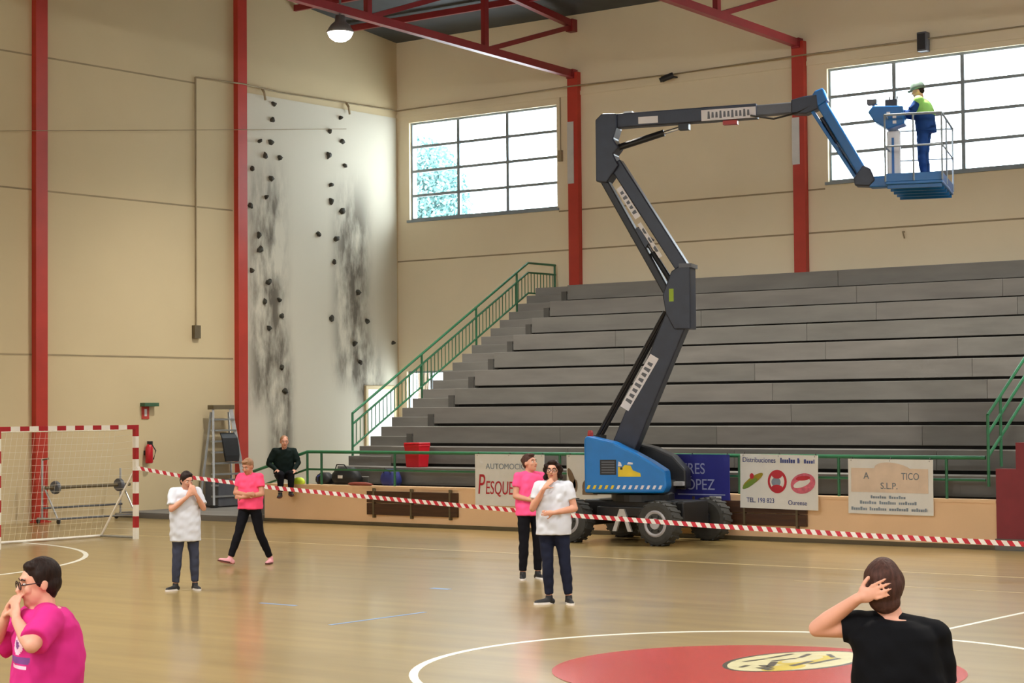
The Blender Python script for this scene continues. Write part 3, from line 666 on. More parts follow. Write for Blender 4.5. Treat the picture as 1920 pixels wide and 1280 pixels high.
W(MB().tube([(-28.1, YB-.13, .85), (-28.05, YB-.19, .95), (-28.0, YB-.13, 1.0)], .014, 6), 'strap', 'blue_bag', t)
t = soft('folded_vest', 'bright yellow-green vest bundled on the low wall', 'vest', (-28.45, YL+.055, 0), (.15, .06, .07), 'hi_vis')
t = soft('folded_mat', 'flat rust-red bundle between the black and blue bags', 'bundle', (-26.75, YL+.06, 0), (.32, .07, .035), 'rust_red')
t = thing('red_bin', 'small red plastic bin standing on the bleacher stair', 'bin', (-25.95, 30.55, T[1])); z0 = T[1]
R = []
for z, s_ in ((0, .86), (.40, 1), (.44, 1.06), (.46, 1.06)): R.append([Vector((-25.95+.2*s_*cx_, 30.5+.17*s_*cy_, z0+z)) for cx_, cy_ in ((-1, -1), (1, -1), (1, 1), (-1, 1))])
W(MB().rings(R), 'tub', 'plastic_red', t, bevel=.015); W(MB().box(-26.16, -25.74, 30.32, 30.68, z0+.46, z0+.5), 'lid', 'plastic_red', t, bevel=.015)

# ------------------------------------------------------------------ barrier tape
tp = []
ctrl = [(-27.30, 24.2, 1.26), (-26.3, 24.35, 1.12), (-24.3, 24.7, .93), (-22.38, 25.0, .80), (-20.2, 25, .695), (-18.12, 25, .60), (-15.5, 25, .51), (-13, 25, .45), (-10.65, 25, .41), (-7, 25, .42), (-3, 25, .62), (0, 25, .9)]
for a, c in zip(ctrl, ctrl[1:]):
    n_ = max(2, int((Vector(c)-Vector(a)).length/.08))
    for i in range(n_): tp.append(Vector(a).lerp(Vector(c), i/n_))
b = MB()
for i in range(len(tp)-2):
    tw = .12*sin(i*.05); a, c = tp[i], tp[i+1]; sk = Vector((.05, 0, 0)); up = Vector((0, sin(tw)*.085, cos(tw)*.072)); th = Vector((0, .002, 0))
    V = [a+sk, c+sk, c+up, a+up]; V += [p+th for p in V]
    b.add(V, [(0, 1, 2, 3), (7, 6, 5, 4), (0, 4, 5, 1), (2, 6, 7, 3)], mi=i % 2)
tag(b.build('barrier_tape', ['tape_white', 'tape_red']), 'red and white striped barrier tape strung across the court before the lift', 'tape')
pst = thing('tape_post', 'post holding the far end of the barrier tape beyond the picture', 'post', (0.05, 25, 0))
W(MB().lathe((.05, 25, 0), [(.18, 0), (.18, .03), (.04, .06)], (0, 0, 1), 20), 'base', 'plastic_black', pst); W(MB().tube([(.05, 25, .05), (.05, 25, 1.05)], .022), 'pole', 'plastic_red', pst)

# ------------------------------------------------------------------ boom lift
LR = radians(20)
lift = thing('boom_lift', 'blue and black articulated boom lift parked before the bleachers', 'boom lift', (-19.1, 28.5, 0))
def U(mb, name, m, parent=None, **k):      # upper works: local frame turned 20 degrees
    o = mb.build(name, m, parent or lift, **k)
    if parent is None: o.rotation_euler = (0, 0, LR)
    return o
ch = MB().box(-.95, .95, -.45, .4, .38, .72).build('chassis', 'lift_black', lift, bevel=.03)
MB().box(-.55, .55, -.62, .55, .45, .62).build('outrigger_beam', 'lift_black', ch, bevel=.02)
MB().prism([(-.2, .2), (-.12, .2), (-.02, .46), (.02, .46), (.12, .2), (.2, .2), (.05, .58), (-.05, .58)], -.66, -.62, 'y').build('tie_down', 'pale_steel', ch)
for x in (-.9, .9): MB().box(x-.1, x+.1, -.65, .6, .27, .47).build('axle', 'lift_black', ch, bevel=.02)
MB().box(.95, 1.1, -.42, .38, .3, .72).build('bumper', 'lift_black', ch, bevel=.03)
tprof = [(.2, -.15), (.3, -.15), (.355, -.13), (.372, -.08), (.372, .08), (.355, .13), (.3, .15), (.2, .15)]
for x in (-.9, .9):
    for y, sg in ((-.84, -1), (.74, 1)):
        wv = empty('wheel', (x, y, .372), parent=lift)
        tb = MB().lathe((0, 0, 0), tprof, (0, 1, 0), 32)
        for k in range(20):
            a = 2*pi*k/20; c_ = Vector((cos(a), 0, sin(a)))*.372; tb.bar(c_+Vector((-.02*sin(a), -.13, .02*cos(a))), c_+Vector((.03*sin(a), .13, -.03*cos(a))), .045, .02, (cos(a), 0, sin(a)))
        tb.build('tyre', 'tyre', wv)
        MB().lathe((0, sg*.13, 0), [(.21, 0), (.225, .02*sg), (.2, .035*sg), (.17, .02*sg), (.1, 0), (.09, .04*sg), (.02, .05*sg)], (0, 1, 0), 28).build('rim', 'rim', wv)
        hb = MB()
        for k in range(6): hb.ell((.13*cos(k*pi/3), sg*.16, .13*sin(k*pi/3)), (.018, .02, .018), 8, 6)
        hb.build('wheel_bolts', 'lift_black', wv)
tt = U(MB().lathe((0, 0, .7), [(.55, 0), (.55, .12), (.5, .15)], (0, 0, 1), 32), 'slew_ring', 'lift_black')
U(MB().box(-.8, .5, -.4, .45, .82, 1.05), 'turntable_deck', 'lift_black', bevel=.02)
U(MB().prism([(-.86, .86), (-.86, 1.5), (-.8, 1.7), (-.5, 1.72), (-.42, .86)], -.34, .36), 'counterweight', 'lift_navy', bevel=.03)
hp = [(-.84, .86), (-.845, 1.78), (-.80, 1.84), (-.33, 1.73), (.05, 1.55), (.33, 1.40), (.58, 1.24), (.605, .97), (.55, .86)]
hn = U(MB().prism(hp, -.78, -.36), 'hood', 'lift_blue', bevel=.04)
MB().box(-.56, -.27, -.786, -.77, 1.17, 1.43).build('vent_panel', 'lift_black', hn, bevel=.01)
for k in range(5): MB().box(-.53, -.30, -.792, -.782, 1.2+k*.045, 1.22+k*.045).build('vent_slat', 'lift_grey', hn)
def flatpoly(poly, y, m, name, parent): return MB().prism(poly, y-.004, y, 'y').build(name, m, parent)
flatpoly([(-.24, 1.14), (.16, 1.14), (.15, 1.2), (.02, 1.25), (-.02, 1.33), (-.12, 1.34), (-.16, 1.3), (-.24, 1.31)], -.781, 'decal_yellow', 'decal', hn)
flatpoly([(-.24, 1.32), (-.17, 1.32), (-.19, 1.38), (-.23, 1.40)], -.781, 'sticker', 'decal', hn); flatpoly([(-.08, 1.35), (.02, 1.35), (.02, 1.38), (-.06, 1.39)], -.781, 'sticker', 'decal', hn)
flatpoly([(-.2, 1.26), (-.16, 1.26), (-.16, 1.3), (-.2, 1.3)], -.786, 'lift_black', 'decal', hn)
for k in range(13):
    s0 = -.80+k*.105; flatpoly([(s0, .93), (s0+.045, .93), (s0+.075, .995), (s0+.03, .995)], -.781, 'sticker' if k > 4 else 'decal_yellow', 'hazard_stripe', hn)
U(MB().prism([(-.55, .86), (-.55, 1.72), (-.37, 1.74), (.11, 1.62), (.45, 1.47), (.68, 1.22), (.69, .89)], .38, .80), 'far_hood', 'lift_black', bevel=.04, label='glossy dark hood')
U(MB().box(.3, .66, .2, .38, .95, 1.02), 'step_plate', 'pale_steel')
U(MB().lathe((-.80, -.5, 1.8), [(.05, 0), (.05, .09), (.035, .13)], (0, 0, 1), 14), 'beacon', 'amber_red')
# risers
def beam(p, q, h, wd, name, m, parent=None, off=0, bev=.02):
    return U(MB().bar((p[0], off, p[1]), (q[0], off, q[1]), wd, h, (0, 0, 1)), name, m, parent, bevel=bev)
lo = beam((-.38, 1.45), (.68, 3.88), .42, .36, 'lower_riser', 'lift_navy')
for off in (-.13, .13): U(MB().tube([(-.80, off, 1.78), (.46, off, 3.98)], .035), 'link_rod', 'hose')
U(MB().box(-.88, -.70, -.2, .2, 1.66, 1.84), 'rod_bracket', 'lift_black')
def sticker(p, q, h, off, parent, marks=9, m='sticker'):
    p, q = Vector((p[0], off, p[1])), Vector((q[0], off, q[1])); d = (q-p).normalized(); u = Vector((-d.z, 0, d.x)); n_ = Vector((0, -.003, 0))
    b = MB(); V = [p-u*h/2, q-u*h/2, q+u*h/2, p+u*h/2]; V += [x+n_ for x in V]; b.add(V, [(0, 1, 2, 3), (4, 5, 6, 7), (0, 1, 5, 4), (1, 2, 6, 5), (2, 3, 7, 6), (3, 0, 4, 7)]); o = b.build('sticker', m, parent)
    L_ = (q-p).length
    for k in range(marks):
        c_ = p+d*(L_*(.1+.8*(k+.5)/marks)); a = L_*.26/marks; hh = h*(.26 if k % 3 else .34); V = [c_-d*a-u*hh, c_+d*a-u*hh, c_+d*a*.7+u*hh, c_-d*a*.7+u*hh]; V = [x+n_*1.2 for x in V]+[x+n_*2 for x in V]
        MB().add(V, [(0, 1, 2, 3), (4, 5, 6, 7), (0, 1, 5, 4), (1, 2, 6, 5), (2, 3, 7, 6), (3, 0, 4, 7)]).build('sticker_mark', 'lift_grey', o)
sticker((-.27, 2.3), (.28, 3.2), .17, -.185, lo, 8)
kn = U(MB().prism([(.44, 4.25), (.50, 3.92), (.64, 3.66), (.93, 3.66), (.93, 4.74), (.78, 4.78), (.60, 4.66)], -.24, .24), 'lower_knuckle', 'lift_navy', bevel=.02)
MB().prism([(.56, 4.14), (.64, 4.14), (.64, 4.36), (.56, 4.36)], -.247, -.24).build('decal', 'decal_lime', kn); MB().box(.74, .96, -.26, .26, 4.72, 4.79).build('cap_plate', 'lift_grey', kn)
up = beam((.83, 4.62), (-.42, 6.60), .23, .26, 'upper_riser', 'lift_navy')
beam((.50, 4.28), (-.655, 6.36), .13, .24, 'upper_riser_link', 'lift_black')
beam((.10, 5.35), (-.02, 5.20), .34, .22, 'cross_brace', 'lift_navy', bev=0)
sticker((.0, 5.62), (-.34, 6.16), .11, -.15, up, 5); sticker((.40, 4.92), (.02, 5.52), .07, -.15, up, 3)
U(MB().tube([(.58, .0, 4.45), (.22, 0, 5.02)], .05, 12), 'lift_cylinder', 'lift_black'); U(MB().tube([(.22, 0, 5.02), (-.05, 0, 5.46)], .028, 10), 'cylinder_rod', 'chrome')
uk = U(MB().prism([(-.74, 7.36), (-.74, 6.28), (-.55, 6.25), (-.33, 6.55), (-.42, 6.75), (-.33, 6.86), (-.42, 7.02), (-.36, 7.20), (-.36, 7.46), (-.62, 7.47)], -.2, .2), 'upper_knuckle', 'lift_navy', bevel=.02)
mn = beam((-.62, 7.335), (2.1, 7.385), .25, .25, 'main_boom', 'lift_navy')
beam((2.0, 7.385), (2.76, 7.41), .19, .19, 'boom_extension', 'lift_grey')
sticker((1.14, 7.345), (2.09, 7.36), .19, -.128, mn, 11); sticker((.02, 7.32), (.37, 7.325), .12, -.128, mn, 0); MB().box(-.25, -.1, -.1, .1, 7.46, 7.5).build('sensor', 'pale_steel', mn)
U(MB().tube([(-.38, 0, 6.88), (.45, 0, 7.1)], .06, 12), 'boom_cylinder', 'lift_black'); U(MB().tube([(.45, 0, 7.1), (.8, 0, 7.19)], .03, 10), 'cylinder_rod', 'chrome')
U(MB().box(.72, .9, -.08, .08, 7.13, 7.3), 'cylinder_bracket', 'lift_black'); U(MB().box(1.5, 1.75, -.06, .06, 7.18, 7.26), 'hose_guide', 'amber_red')
U(MB().tube([(2.0, -.14, 7.3), (2.4, -.16, 7.22), (2.8, -.14, 7.3), (3.1, -.13, 7.45)], .018, 6), 'hydraulic_hose', 'hose')
U(MB().prism([(2.70, 7.30), (2.70, 7.53), (2.9, 7.58), (3.14, 7.60), (3.16, 7.36), (2.95, 7.28)], -.15, .15), 'boom_head', 'lift_navy', bevel=.02)
jb = beam((3.12, 7.60), (3.94, 6.14), .17, .2, 'jib', 'lift_jib'); U(MB().prism([(3.0, 7.5), (3.1, 7.66), (3.24, 7.71), (3.32, 7.5), (3.1, 7.36)], -.14, .14), 'jib_head', 'lift_jib', bevel=.02)
beam((3.03, 7.36), (3.80, 6.10), .06, .16, 'jib_link', 'lift_jib', bev=.01)
U(MB().tube([(3.2, 0, 7.22), (3.45, 0, 6.78)], .04, 12), 'jib_cylinder', 'lift_navy'); U(MB().tube([(3.45, 0, 6.78), (3.80, 0, 6.2)], .026, 10), 'cylinder_rod', 'chrome')
U(MB().prism([(3.76, 6.02), (3.74, 6.14), (3.9, 6.36), (4.02, 6.3), (4.1, 6.1), (4.0, 6.0)], -.16, .16), 'jib_foot', 'lift_navy', bevel=.02)
U(MB().box(4.0, 4.36, -.14, .14, 5.98, 6.16), 'rotator', 'lift_jib', bevel=.02)
s0, s1, l0, l1, zf = 4.34, 5.26, -.72, 1.3, 6.0
pf = U(MB().box(s0, s1, l0, l1, zf-.05, zf), 'platform_floor', 'lift_jib', bevel=.01)
for l in np.linspace(l0+.1, l1-.1, 5): MB().box(s0+.02, s1-.02, l-.03, l+.03, zf-.11, zf-.05).build('floor_joist', 'lift_jib', pf)
tb = MB().box(s0, s1, l0, l0+.015, zf, zf+.13).box(s0, s1, l1-.015, l1, zf, zf+.13).box(s0, s0+.015, l0, l1, zf, zf+.13).box(s1-.015, s1, l0, l1, zf, zf+.13); tb.build('toe_board', 'lift_jib', pf)
for z, r in ((zf+1.1, .02), (zf+.58, .015)):
    MB().tube([(s0, l0, z), (s1, l0, z), (s1, l1, z), (s0, l1, z), (s0, l0, z)], r, 8).build('guard_rail', 'rail_grey', pf)
for s_, l in ((s0, l0), (s1, l0), (s1, l1), (s0, l1), (s0, .1), (s1, .1), ((s0+s1)/2, l0), ((s0+s1)/2, l1)):
    MB().tube([(s_, l, zf), (s_, l, zf+1.1)], .016, 8).build('rail_post', 'rail_grey', pf)
cs = U(MB().prism([(4.02, 7.22), (4.1, 7.32), (4.6, 7.30), (4.62, 7.0), (4.34, 6.92), (4.12, 7.06)], -.35, .05), 'control_console', 'lift_jib', bevel=.02)
MB().box(4.0, 4.16, -.3, -.1, 7.36, 7.44).box(4.08, 4.12, -.22, -.18, 7.25, 7.36).build('console_lamp', 'lift_grey', cs); MB().box(4.3, 4.5, -.3, 0, 7.30, 7.42).build('control_box', 'lift_navy', cs)
for k in range(3): MB().tube([(4.36+k*.06, -.15, 7.42), (4.37+k*.06, -.15, 7.49)], .012, 6).build('joystick', 'lift_black', cs)
for (a, z) in ((4.36, 7.18), (4.46, 7.12), (4.46, 7.03)): MB().box(a-.03, a+.03, -.355, -.35, z-.025, z+.025).build('label_plate', 'sticker', cs)
U(MB().box(4.30, 4.52, -.12, .0, zf, 6.92), 'console_post', 'pale_steel', bevel=.02); U(MB().box(4.38, 4.42, -.13, -.12, zf+.1, 6.8), 'post_groove', 'lift_jib')

# ------------------------------------------------------------------ people
def remesh(mb, name, m, parent, vox, smooth=6, wrinkle=0):
    me = mb.mesh(name); fixn(me); o = bpy.data.objects.new(name, me); COL.objects.link(o)
    r = o.modifiers.new('r', 'REMESH'); r.mode = 'VOXEL'; r.voxel_size = vox; r.use_smooth_shade = True
    s_ = o.modifiers.new('s', 'SMOOTH'); s_.factor = .5; s_.iterations = smooth
    dg = bpy.context.evaluated_depsgraph_get(); me2 = bpy.data.meshes.new_from_object(o.evaluated_get(dg))
    o.modifiers.clear(); o.data = me2; bpy.data.meshes.remove(me); me2.name = name
    me2.materials.clear(); me2.materials.append(MATS[m])
    n = len(me2.vertices)
    if wrinkle and n:
        co = np.empty(n*3); me2.vertices.foreach_get('co', co); co = co.reshape(-1, 3); nn = np.empty(n*3); me2.vertices.foreach_get('normal', nn); nn = nn.reshape(-1, 3)
        ph = rng.random(6)*6
        d = np.sin(co[:, 2]*34+co[:, 0]*21+ph[0])*np.sin(co[:, 1]*19-co[:, 2]*11+ph[1]) + .7*np.sin(co[:, 2]*58-co[:, 0]*37+ph[2])*np.sin(co[:, 0]*25+ph[3])
        co += nn*(d*wrinkle)[:, None]; me2.vertices.foreach_set('co', co.ravel())
    me2.polygons.foreach_set('use_smooth', [True]*len(me2.polygons)); me2.update()
    o.parent = parent; return o
def vv(*a): return Vector(a)
def hand(b, wr, d, nrm, side, curl=.35, sc_=1.0):
    # palm, four unequal jointed fingers, thumb on the side of the palm
    d = d.normalized(); nrm = (nrm-d*nrm.dot(d)).normalized(); ac = d.cross(nrm)*side
    R = Matrix((ac, nrm, d)).transposed()
    b.ell(wr+d*.045*sc_, (.036*sc_, .016*sc_, .052*sc_), 12, 8, R); b.limb(wr-d*.01, wr+d*.03, .023*sc_, .024*sc_, 10)
    for k, (o_, L_) in enumerate(((.031, .072), (.0105, .082), (-.0105, .076), (-.03, .058))):
        p = wr+d*.082*sc_+ac*o_*sc_; dd = (d+ac*o_*2.5).normalized(); r_ = .0084*sc_
        for j in range(3):
            a = curl*(.6+.5*j); dd = (dd*cos(a)+nrm*sin(a)).normalized(); q = p+dd*L_*sc_*(.46, .31, .25)[j]; b.limb(p, q, r_, r_*.92, 8); p = q; r_ *= .92
    p = wr+d*.03*sc_+ac*.03*sc_; dd = (d*.65+ac*.65+nrm*.3).normalized()
    for L_ in (.036, .032):
        q = p+dd*L_*sc_; b.limb(p, q, .0115*sc_, .010*sc_, 8); p = q; dd = (dd*.8+d*.35+nrm*.2).normalized()
DEF = dict(pelvis=(0, 0, .93), neck=(0, .005, 1.40), head=(0, -.015, 1.53), shL=(.165, .0, 1.355), elL=(.215, .03, 1.09), wrL=(.23, -.06, .86), shR=(-.165, 0, 1.355), elR=(-.215, .03, 1.09), wrR=(-.23, -.06, .86),
           hipL=(.088, 0, .88), knL=(.10, -.02, .48), anL=(.105, .02, .085), hipR=(-.088, 0, .88), knR=(-.10, -.02, .48), anR=(-.105, .02, .085),
           hdL=(0, -.2, -1), hdR=(0, -.2, -1), hnL=(-1, 0, 0), hnR=(1, 0, 0), toeL=(.25, -1, 0), toeR=(-.25, -1, 0))
def person(label, loc, face, H, pose={}, girth=1.0, yaw=0, pitch=0, roll=0, skin='skin', top='tee_white', legs='pants_navy', shoes='shoe_black', sole='sole_white', hair='hair_dark', style='short', sleeve=.75, sleeve_r=None, hem=.80, glasses=False, vox=.011, curl=.35, bust=True, helmet=False, vest=False, long_sleeve=False, prints=False, group=None, cut=False):
    J = {k: Vector(v) for k, v in {**DEF, **pose}.items()}
    t = thing('person', label, 'person', loc, radians(face)+pi/2, group); t.scale = (H/1.65,)*3
    G = girth; spine = lambda u: J['pelvis'].lerp(J['neck'], u) + vv(0, .018*sin(pi*min(max(u, 0), 1)), 0)
    ax = (J['shL']-J['shR']); ax.z = 0; ax.normalize(); fw_ = vv(-ax.y, ax.x, 0)
    sp = (J['neck']-J['pelvis']).normalized()
    def ringat(c, wd, dp, n=28, hips=0):
        return [c + ax*wd*(abs(cos(a))**.8)*(1 if cos(a) > 0 else -1) + fw_*dp*(abs(sin(a))**.9)*(1 if sin(a) > 0 else -1) for a in np.linspace(0, 2*pi, n+1)[:-1]]
    prof = [(-.2, .13, .10), (-.08, .165, .118), (.04, .168, .118), (.25, .138, .10), (.45, .142, .108), (.65, .156, .116), (.82, .165, .104), (.93, .135, .085), (1.0, .07, .06)]
    def torso(b, u0, u1, inf, taper=0):
        us = sorted({u0, u1} | {p[0] for p in prof if u0 < p[0] < u1}); R = []
        for u in us:
            wd = np.interp(u, [p[0] for p in prof], [p[1] for p in prof]); dp = np.interp(u, [p[0] for p in prof], [p[2] for p in prof])
            if taper and u < .6: wd = max(wd, .172); dp = max(dp, .122)
            R.append(ringat(spine(u), wd*G+inf, dp*G*(1+.25*(G-1))+inf))
        b.rings(R)
        if bust and u1 > .7:
            for s_ in (-1, 1): b.ell(spine(.62)+ax*s_*.072*G-fw_*(.075*G+inf*.6), (.068*G, .058*G, .07*G), 14, 10)
    b = MB(); torso(b, -.2, 1.0, 0)
    hr = Matrix.Rotation(radians(yaw), 3, 'Z') @ Matrix.Rotation(radians(pitch), 3, 'X') @ Matrix.Rotation(radians(roll), 3, 'Y')
    hc = J['head']; hp_ = lambda x, y, z: hc + hr @ vv(x, y, z)
    b.limb(J['neck']-sp*.04, hp_(0, .022, -.03), .056*(.6+.4*G), .052, 14)
    for S in 'LR': b.limb(J['neck']-sp*.03, J['sh'+S]-vv(0, 0, .005), .045, .050*G, 12)
    b.ell(hp_(0, .012, .025), (.074, .093, .096), 20, 14, hr); b.ell(hp_(0, -.018, -.045), (.058, .07, .07), 18, 12, hr); b.ell(hp_(0, -.062, -.088), (.028, .022, .024), 12, 8, hr)
    b.limb(hp_(0, -.083, .02), hp_(0, -.106, -.022), .009, .0145, 10); b.ell(hp_(0, -.075, .038), (.05, .015, .012), 12, 8, hr)
    for s_ in (-1, 1): b.ell(hp_(s_*.076, .012, -.005), (.011, .02, .031), 10, 8, hr); b.ell(hp_(s_*.04, -.066, -.02), (.024, .02, .022), 10, 8, hr)
    for S, sd in (('L', 1), ('R', -1)):
        g_ = .75+.25*G
        b.limb(J['sh'+S], J['el'+S], .05*G, .039*g_, 14); b.limb(J['el'+S], J['el'+S].lerp(J['wr'+S], .3), .039*g_, .041*g_, 14); b.limb(J['el'+S].lerp(J['wr'+S], .3), J['wr'+S], .041*g_, .026, 14)
        hand(b, J['wr'+S], J['hd'+S], J['hn'+S], sd, curl)
        b.limb(J['hip'+S], J['kn'+S], .082*G, .054*g_, 14); b.limb(J['kn'+S], J['kn'+S].lerp(J['an'+S], .35), .052*g_, .054*g_, 14); b.limb(J['kn'+S].lerp(J['an'+S], .35), J['an'+S], .054*g_, .036, 14)
        td = J['toe'+S].normalized(); b.limb(J['an'+S]-vv(0, 0, .045), J['an'+S]+td*.14-vv(0, 0, .055), .03, .026, 10)
    body = remesh(b, 'body', skin, t, vox*.8 if vox < .01 else vox, 4)
    # shirt
    b = MB(); torso(b, -.08-(.80-hem)*-2.0 if False else (hem-.93)/.47, .99, .022, 1)
    for S in 'LR':
        b.limb(J['neck']-sp*.022, J['sh'+S]-vv(0, 0, .004), .060, .066*G, 14)
        fr_ = sleeve_r if (S == 'R' and sleeve_r) else sleeve; e = J['sh'+S].lerp(J['el'+S], min(1, fr_)); b.tube([J['sh'+S], e], 0, 16, radii=[.066*G, .058*G+.006]); b.ell(J['sh'+S], (.067*G,)*3, 14, 10)
        if long_sleeve:
            g_ = .8+.2*G; b.limb(J['sh'+S], J['el'+S], .064*G, .052*g_, 14); b.limb(J['el'+S], J['wr'+S], .052*g_, .038, 14)
    shirt = remesh(b, 'shirt' if not long_sleeve else 'jacket', top, t, vox, 4, .004 if vox > .01 else .0035)
    if vest:
        b = MB(); torso(b, .42, .95, .034, 1)
        for S in 'LR': b.limb(J['neck']-sp*.05, J['sh'+S]-vv(0, 0, .0), .075, .08*G, 14)
        remesh(b, 'safety_vest', 'vest', t, vox, 4)
    # trousers
    b = MB(); torso(b, -.2, .12, .012)
    for S in 'LR':
        g_ = .75+.25*G; b.limb(J['hip'+S], J['kn'+S], .094*G, .066*g_, 16); b.tube([J['kn'+S], J['kn'+S].lerp(J['an'+S], .35), J['kn'+S].lerp(J['an'+S], .93)], 0, 16, radii=[.066*g_, .066*g_, .05]); b.ell(J['kn'+S], (.066*g_,)*3, 14, 10)
    remesh(b, 'trousers', legs, t, vox, 4, .003)
    # shoes
    for S in 'LR':
        a = J['an'+S]; td = J['toe'+S].normalized(); b = MB(); zb = a-vv(0, 0, .055)
        b.limb(zb-td*.035, zb+td*.06, .040, .040, 14); b.limb(zb+td*.06+vv(0, 0, -.004), zb+td*.165-vv(0, 0, .008), .042, .032, 14); b.limb(a, zb, .043, .043, 12)
        so = remesh(b, 'shoe', shoes, t, .009, 4)
        sb = MB(); n = 20; pr = []; sd = vv(-td.y, td.x, 0)
        up_ = td.cross(sd)
        up_ = up_ if up_.z > 0 else -up_
        for lv in (-.030, -.006):
            pr.append([zb+td*(.065+.14*cos(q))+sd*(.045*sin(q)*(1+.12*cos(q)))+up_*lv for q in np.linspace(0, 2*pi, n+1)[:-1]])
        sb.rings(pr).build('sole', sole, so)
    # hair
    b = MB()
    b.ell(hp_(0, .026, .045), (.083, .098, .092), 20, 14, hr)
    if style == 'short':
        b.ell(hp_(0, .055, .0), (.078, .065, .075), 16, 12, hr); b.ell(hp_(.008, -.026, .094), (.058, .042, .03), 14, 8, hr); b.ell(hp_(0, .06, -.05), (.06, .035, .04), 14, 8, hr)
        for s_ in (-1, 1): b.ell(hp_(s_*.07, .0, .03), (.016, .035, .045), 12, 8, hr)
    elif style == 'bob':
        b.ell(hp_(0, .05, -.01), (.088, .07, .1), 16, 12, hr)
        for s_ in (-1, 1):
            for z, r_, y in ((.06, .034, -.03), (.02, .036, .0), (-.03, .036, .005), (-.07, .033, .01)): b.ell(hp_(s_*(.082+.012*sin(z*60)), y, z), (r_*.85, r_*1.1, r_), 12, 8, hr)
        b.ell(hp_(.0, -.04, .10), (.06, .04, .03), 12, 8, hr)
    elif style == 'back':
        b.ell(hp_(0, .05, .0), (.086, .075, .09), 18, 12, hr); b.ell(hp_(0, .062, -.06), (.072, .045, .055), 16, 10, hr); b.ell(hp_(0, -.05, .1), (.06, .045, .035), 12, 8, hr)
        for s_ in (-1, 1): b.ell(hp_(s_*.072, .01, .02), (.02, .05, .065), 12, 8, hr)
    elif style == 'bun':
        b.ell(hp_(0, .05, .0), (.076, .06, .07), 16, 12, hr); b.ell(hp_(0, .11, .06), (.035, .035, .035), 12, 8, hr); b.ell(hp_(0, -.05, .105), (.055, .035, .022), 12, 8, hr)
    elif style == 'crop':
        b = MB(); b.ell(hp_(0, .025, .045), (.078, .092, .084), 20, 14, hr); b.ell(hp_(0, .055, .0), (.072, .056, .06), 16, 12, hr)
    hm_ = remesh(b, 'hair', hair, t, .009 if vox > .01 else .006, 3, .0025)
    if helmet:
        hb = MB(); R = []
        for z, r_ in ((.02, 1.06), (.06, 1.03), (.10, .93), (.135, .7), (.155, .35), (.16, .05)): R.append([hp_(.098*r_*cos(q), .01+.118*r_*sin(q), z+.01) for q in np.linspace(0, 2*pi, 25)[:-1]])
        he = hb.rings(R).build('helmet', 'helmet', t, smooth=True)
        pb = MB().add([hp_(x, y, z) for z in (.026, .04) for x, y in ((-.085, -.07), (-.06, -.15), (0, -.165), (.06, -.15), (.085, -.07))], [(4, 3, 2, 1, 0), (5, 6, 7, 8, 9), (0, 1, 6, 5), (1, 2, 7, 6), (2, 3, 8, 7), (3, 4, 9, 8), (4, 0, 5, 9)]); pb.build('peak', 'helmet', he)
    # face
    for s_ in (-1, 1):
        eo = MB().ell(hp_(s_*.031, -.0755, .008), (.0125, .0095, .008), 12, 8, hr).build('eye', 'eye_white', t, smooth=True); MB().ell(hp_(s_*.031, -.084, .008), (.0062, .003, .0062), 10, 6, hr).build('iris', 'iris', eo, smooth=True)
        MB().tube([hp_(s_*.014, -.087, .031), hp_(s_*.032, -.086, .037), hp_(s_*.05, -.075, .031)], .0042, 6).build('eyebrow', 'brow', t)
    MB().ell(hp_(0, -.0865, -.052), (.023, .008, .0075), 14, 8, hr).build('mouth', 'lip', t, smooth=True)
    if glasses:
        gb = MB()
        for s_ in (-1, 1):
            gb.tube([hp_(s_*.033+.026*cos(q), -.1, .006+.02*sin(q)) for q in np.linspace(0, 2*pi, 15)], .0032, 5); gb.tube([hp_(s_*.059, -.1, .01), hp_(s_*.08, -.03, .012), hp_(s_*.08, .02, .005)], .003, 5)
        gb.tube([hp_(-.008, -.1, .012), hp_(.008, -.1, .012)], .003, 5); gb.build('glasses', 'glasses', t)
    return t, J
def toward(x, y, tx=0, ty=0): return math.degrees(math.atan2(ty-y, tx-x))

# woman in the white tee with the dark curly bob, right hand at her chin
person('woman in white tee and navy trousers with hand at her chin, beside the lift', (-13.84, 18.75, 0), toward(-13.84, 18.75)-8, 1.69,
       dict(elR=(-.235, -.07, 1.10), wrR=(-.085, -.175, 1.335), hdR=(.55, .35, .7), hnR=(.3, .8, .1), elL=(.25, -.02, 1.10), wrL=(.03, -.19, 1.06), hdL=(-1, -.05, -.02), hnL=(.1, 1, 0),
            hipL=(.085, 0, .88), knL=(.13, -.02, .48), anL=(.165, .02, .085), knR=(-.07, -.03, .48), anR=(-.06, .0, .085), toeL=(.35, -1, 0), toeR=(-.9, -.7, 0)),
       girth=1.06, yaw=-4, pitch=-3, hair='hair_dark', style='bob', glasses=True, legs='pants_navy', top='tee_white', sleeve=.6, hem=.80)
# woman in pink behind her
person('woman in pink tee and black leggings standing behind the white tee woman', (-16.15, 21.34, 0), toward(-16.15, 21.34)+24, 1.69,
       dict(elL=(.235, -.05, 1.10), wrL=(.07, -.19, 1.10), hdL=(-1, -.1, .1), hnL=(.1, 1, 0), elR=(-.22, -.03, 1.1), wrR=(-.06, -.18, 1.05), hdR=(1, -.1, .1), hnR=(-.1, 1, 0), toeL=(.0, -1, 0), toeR=(-.5, -1, 0), anL=(.115, .02, .085), anR=(-.12, -.02, .085)),
       girth=1.0, yaw=26, pitch=-10, hair='hair_brown', style='bun', top='tee_pink', legs='pants_black', sleeve=.55, hem=.84)
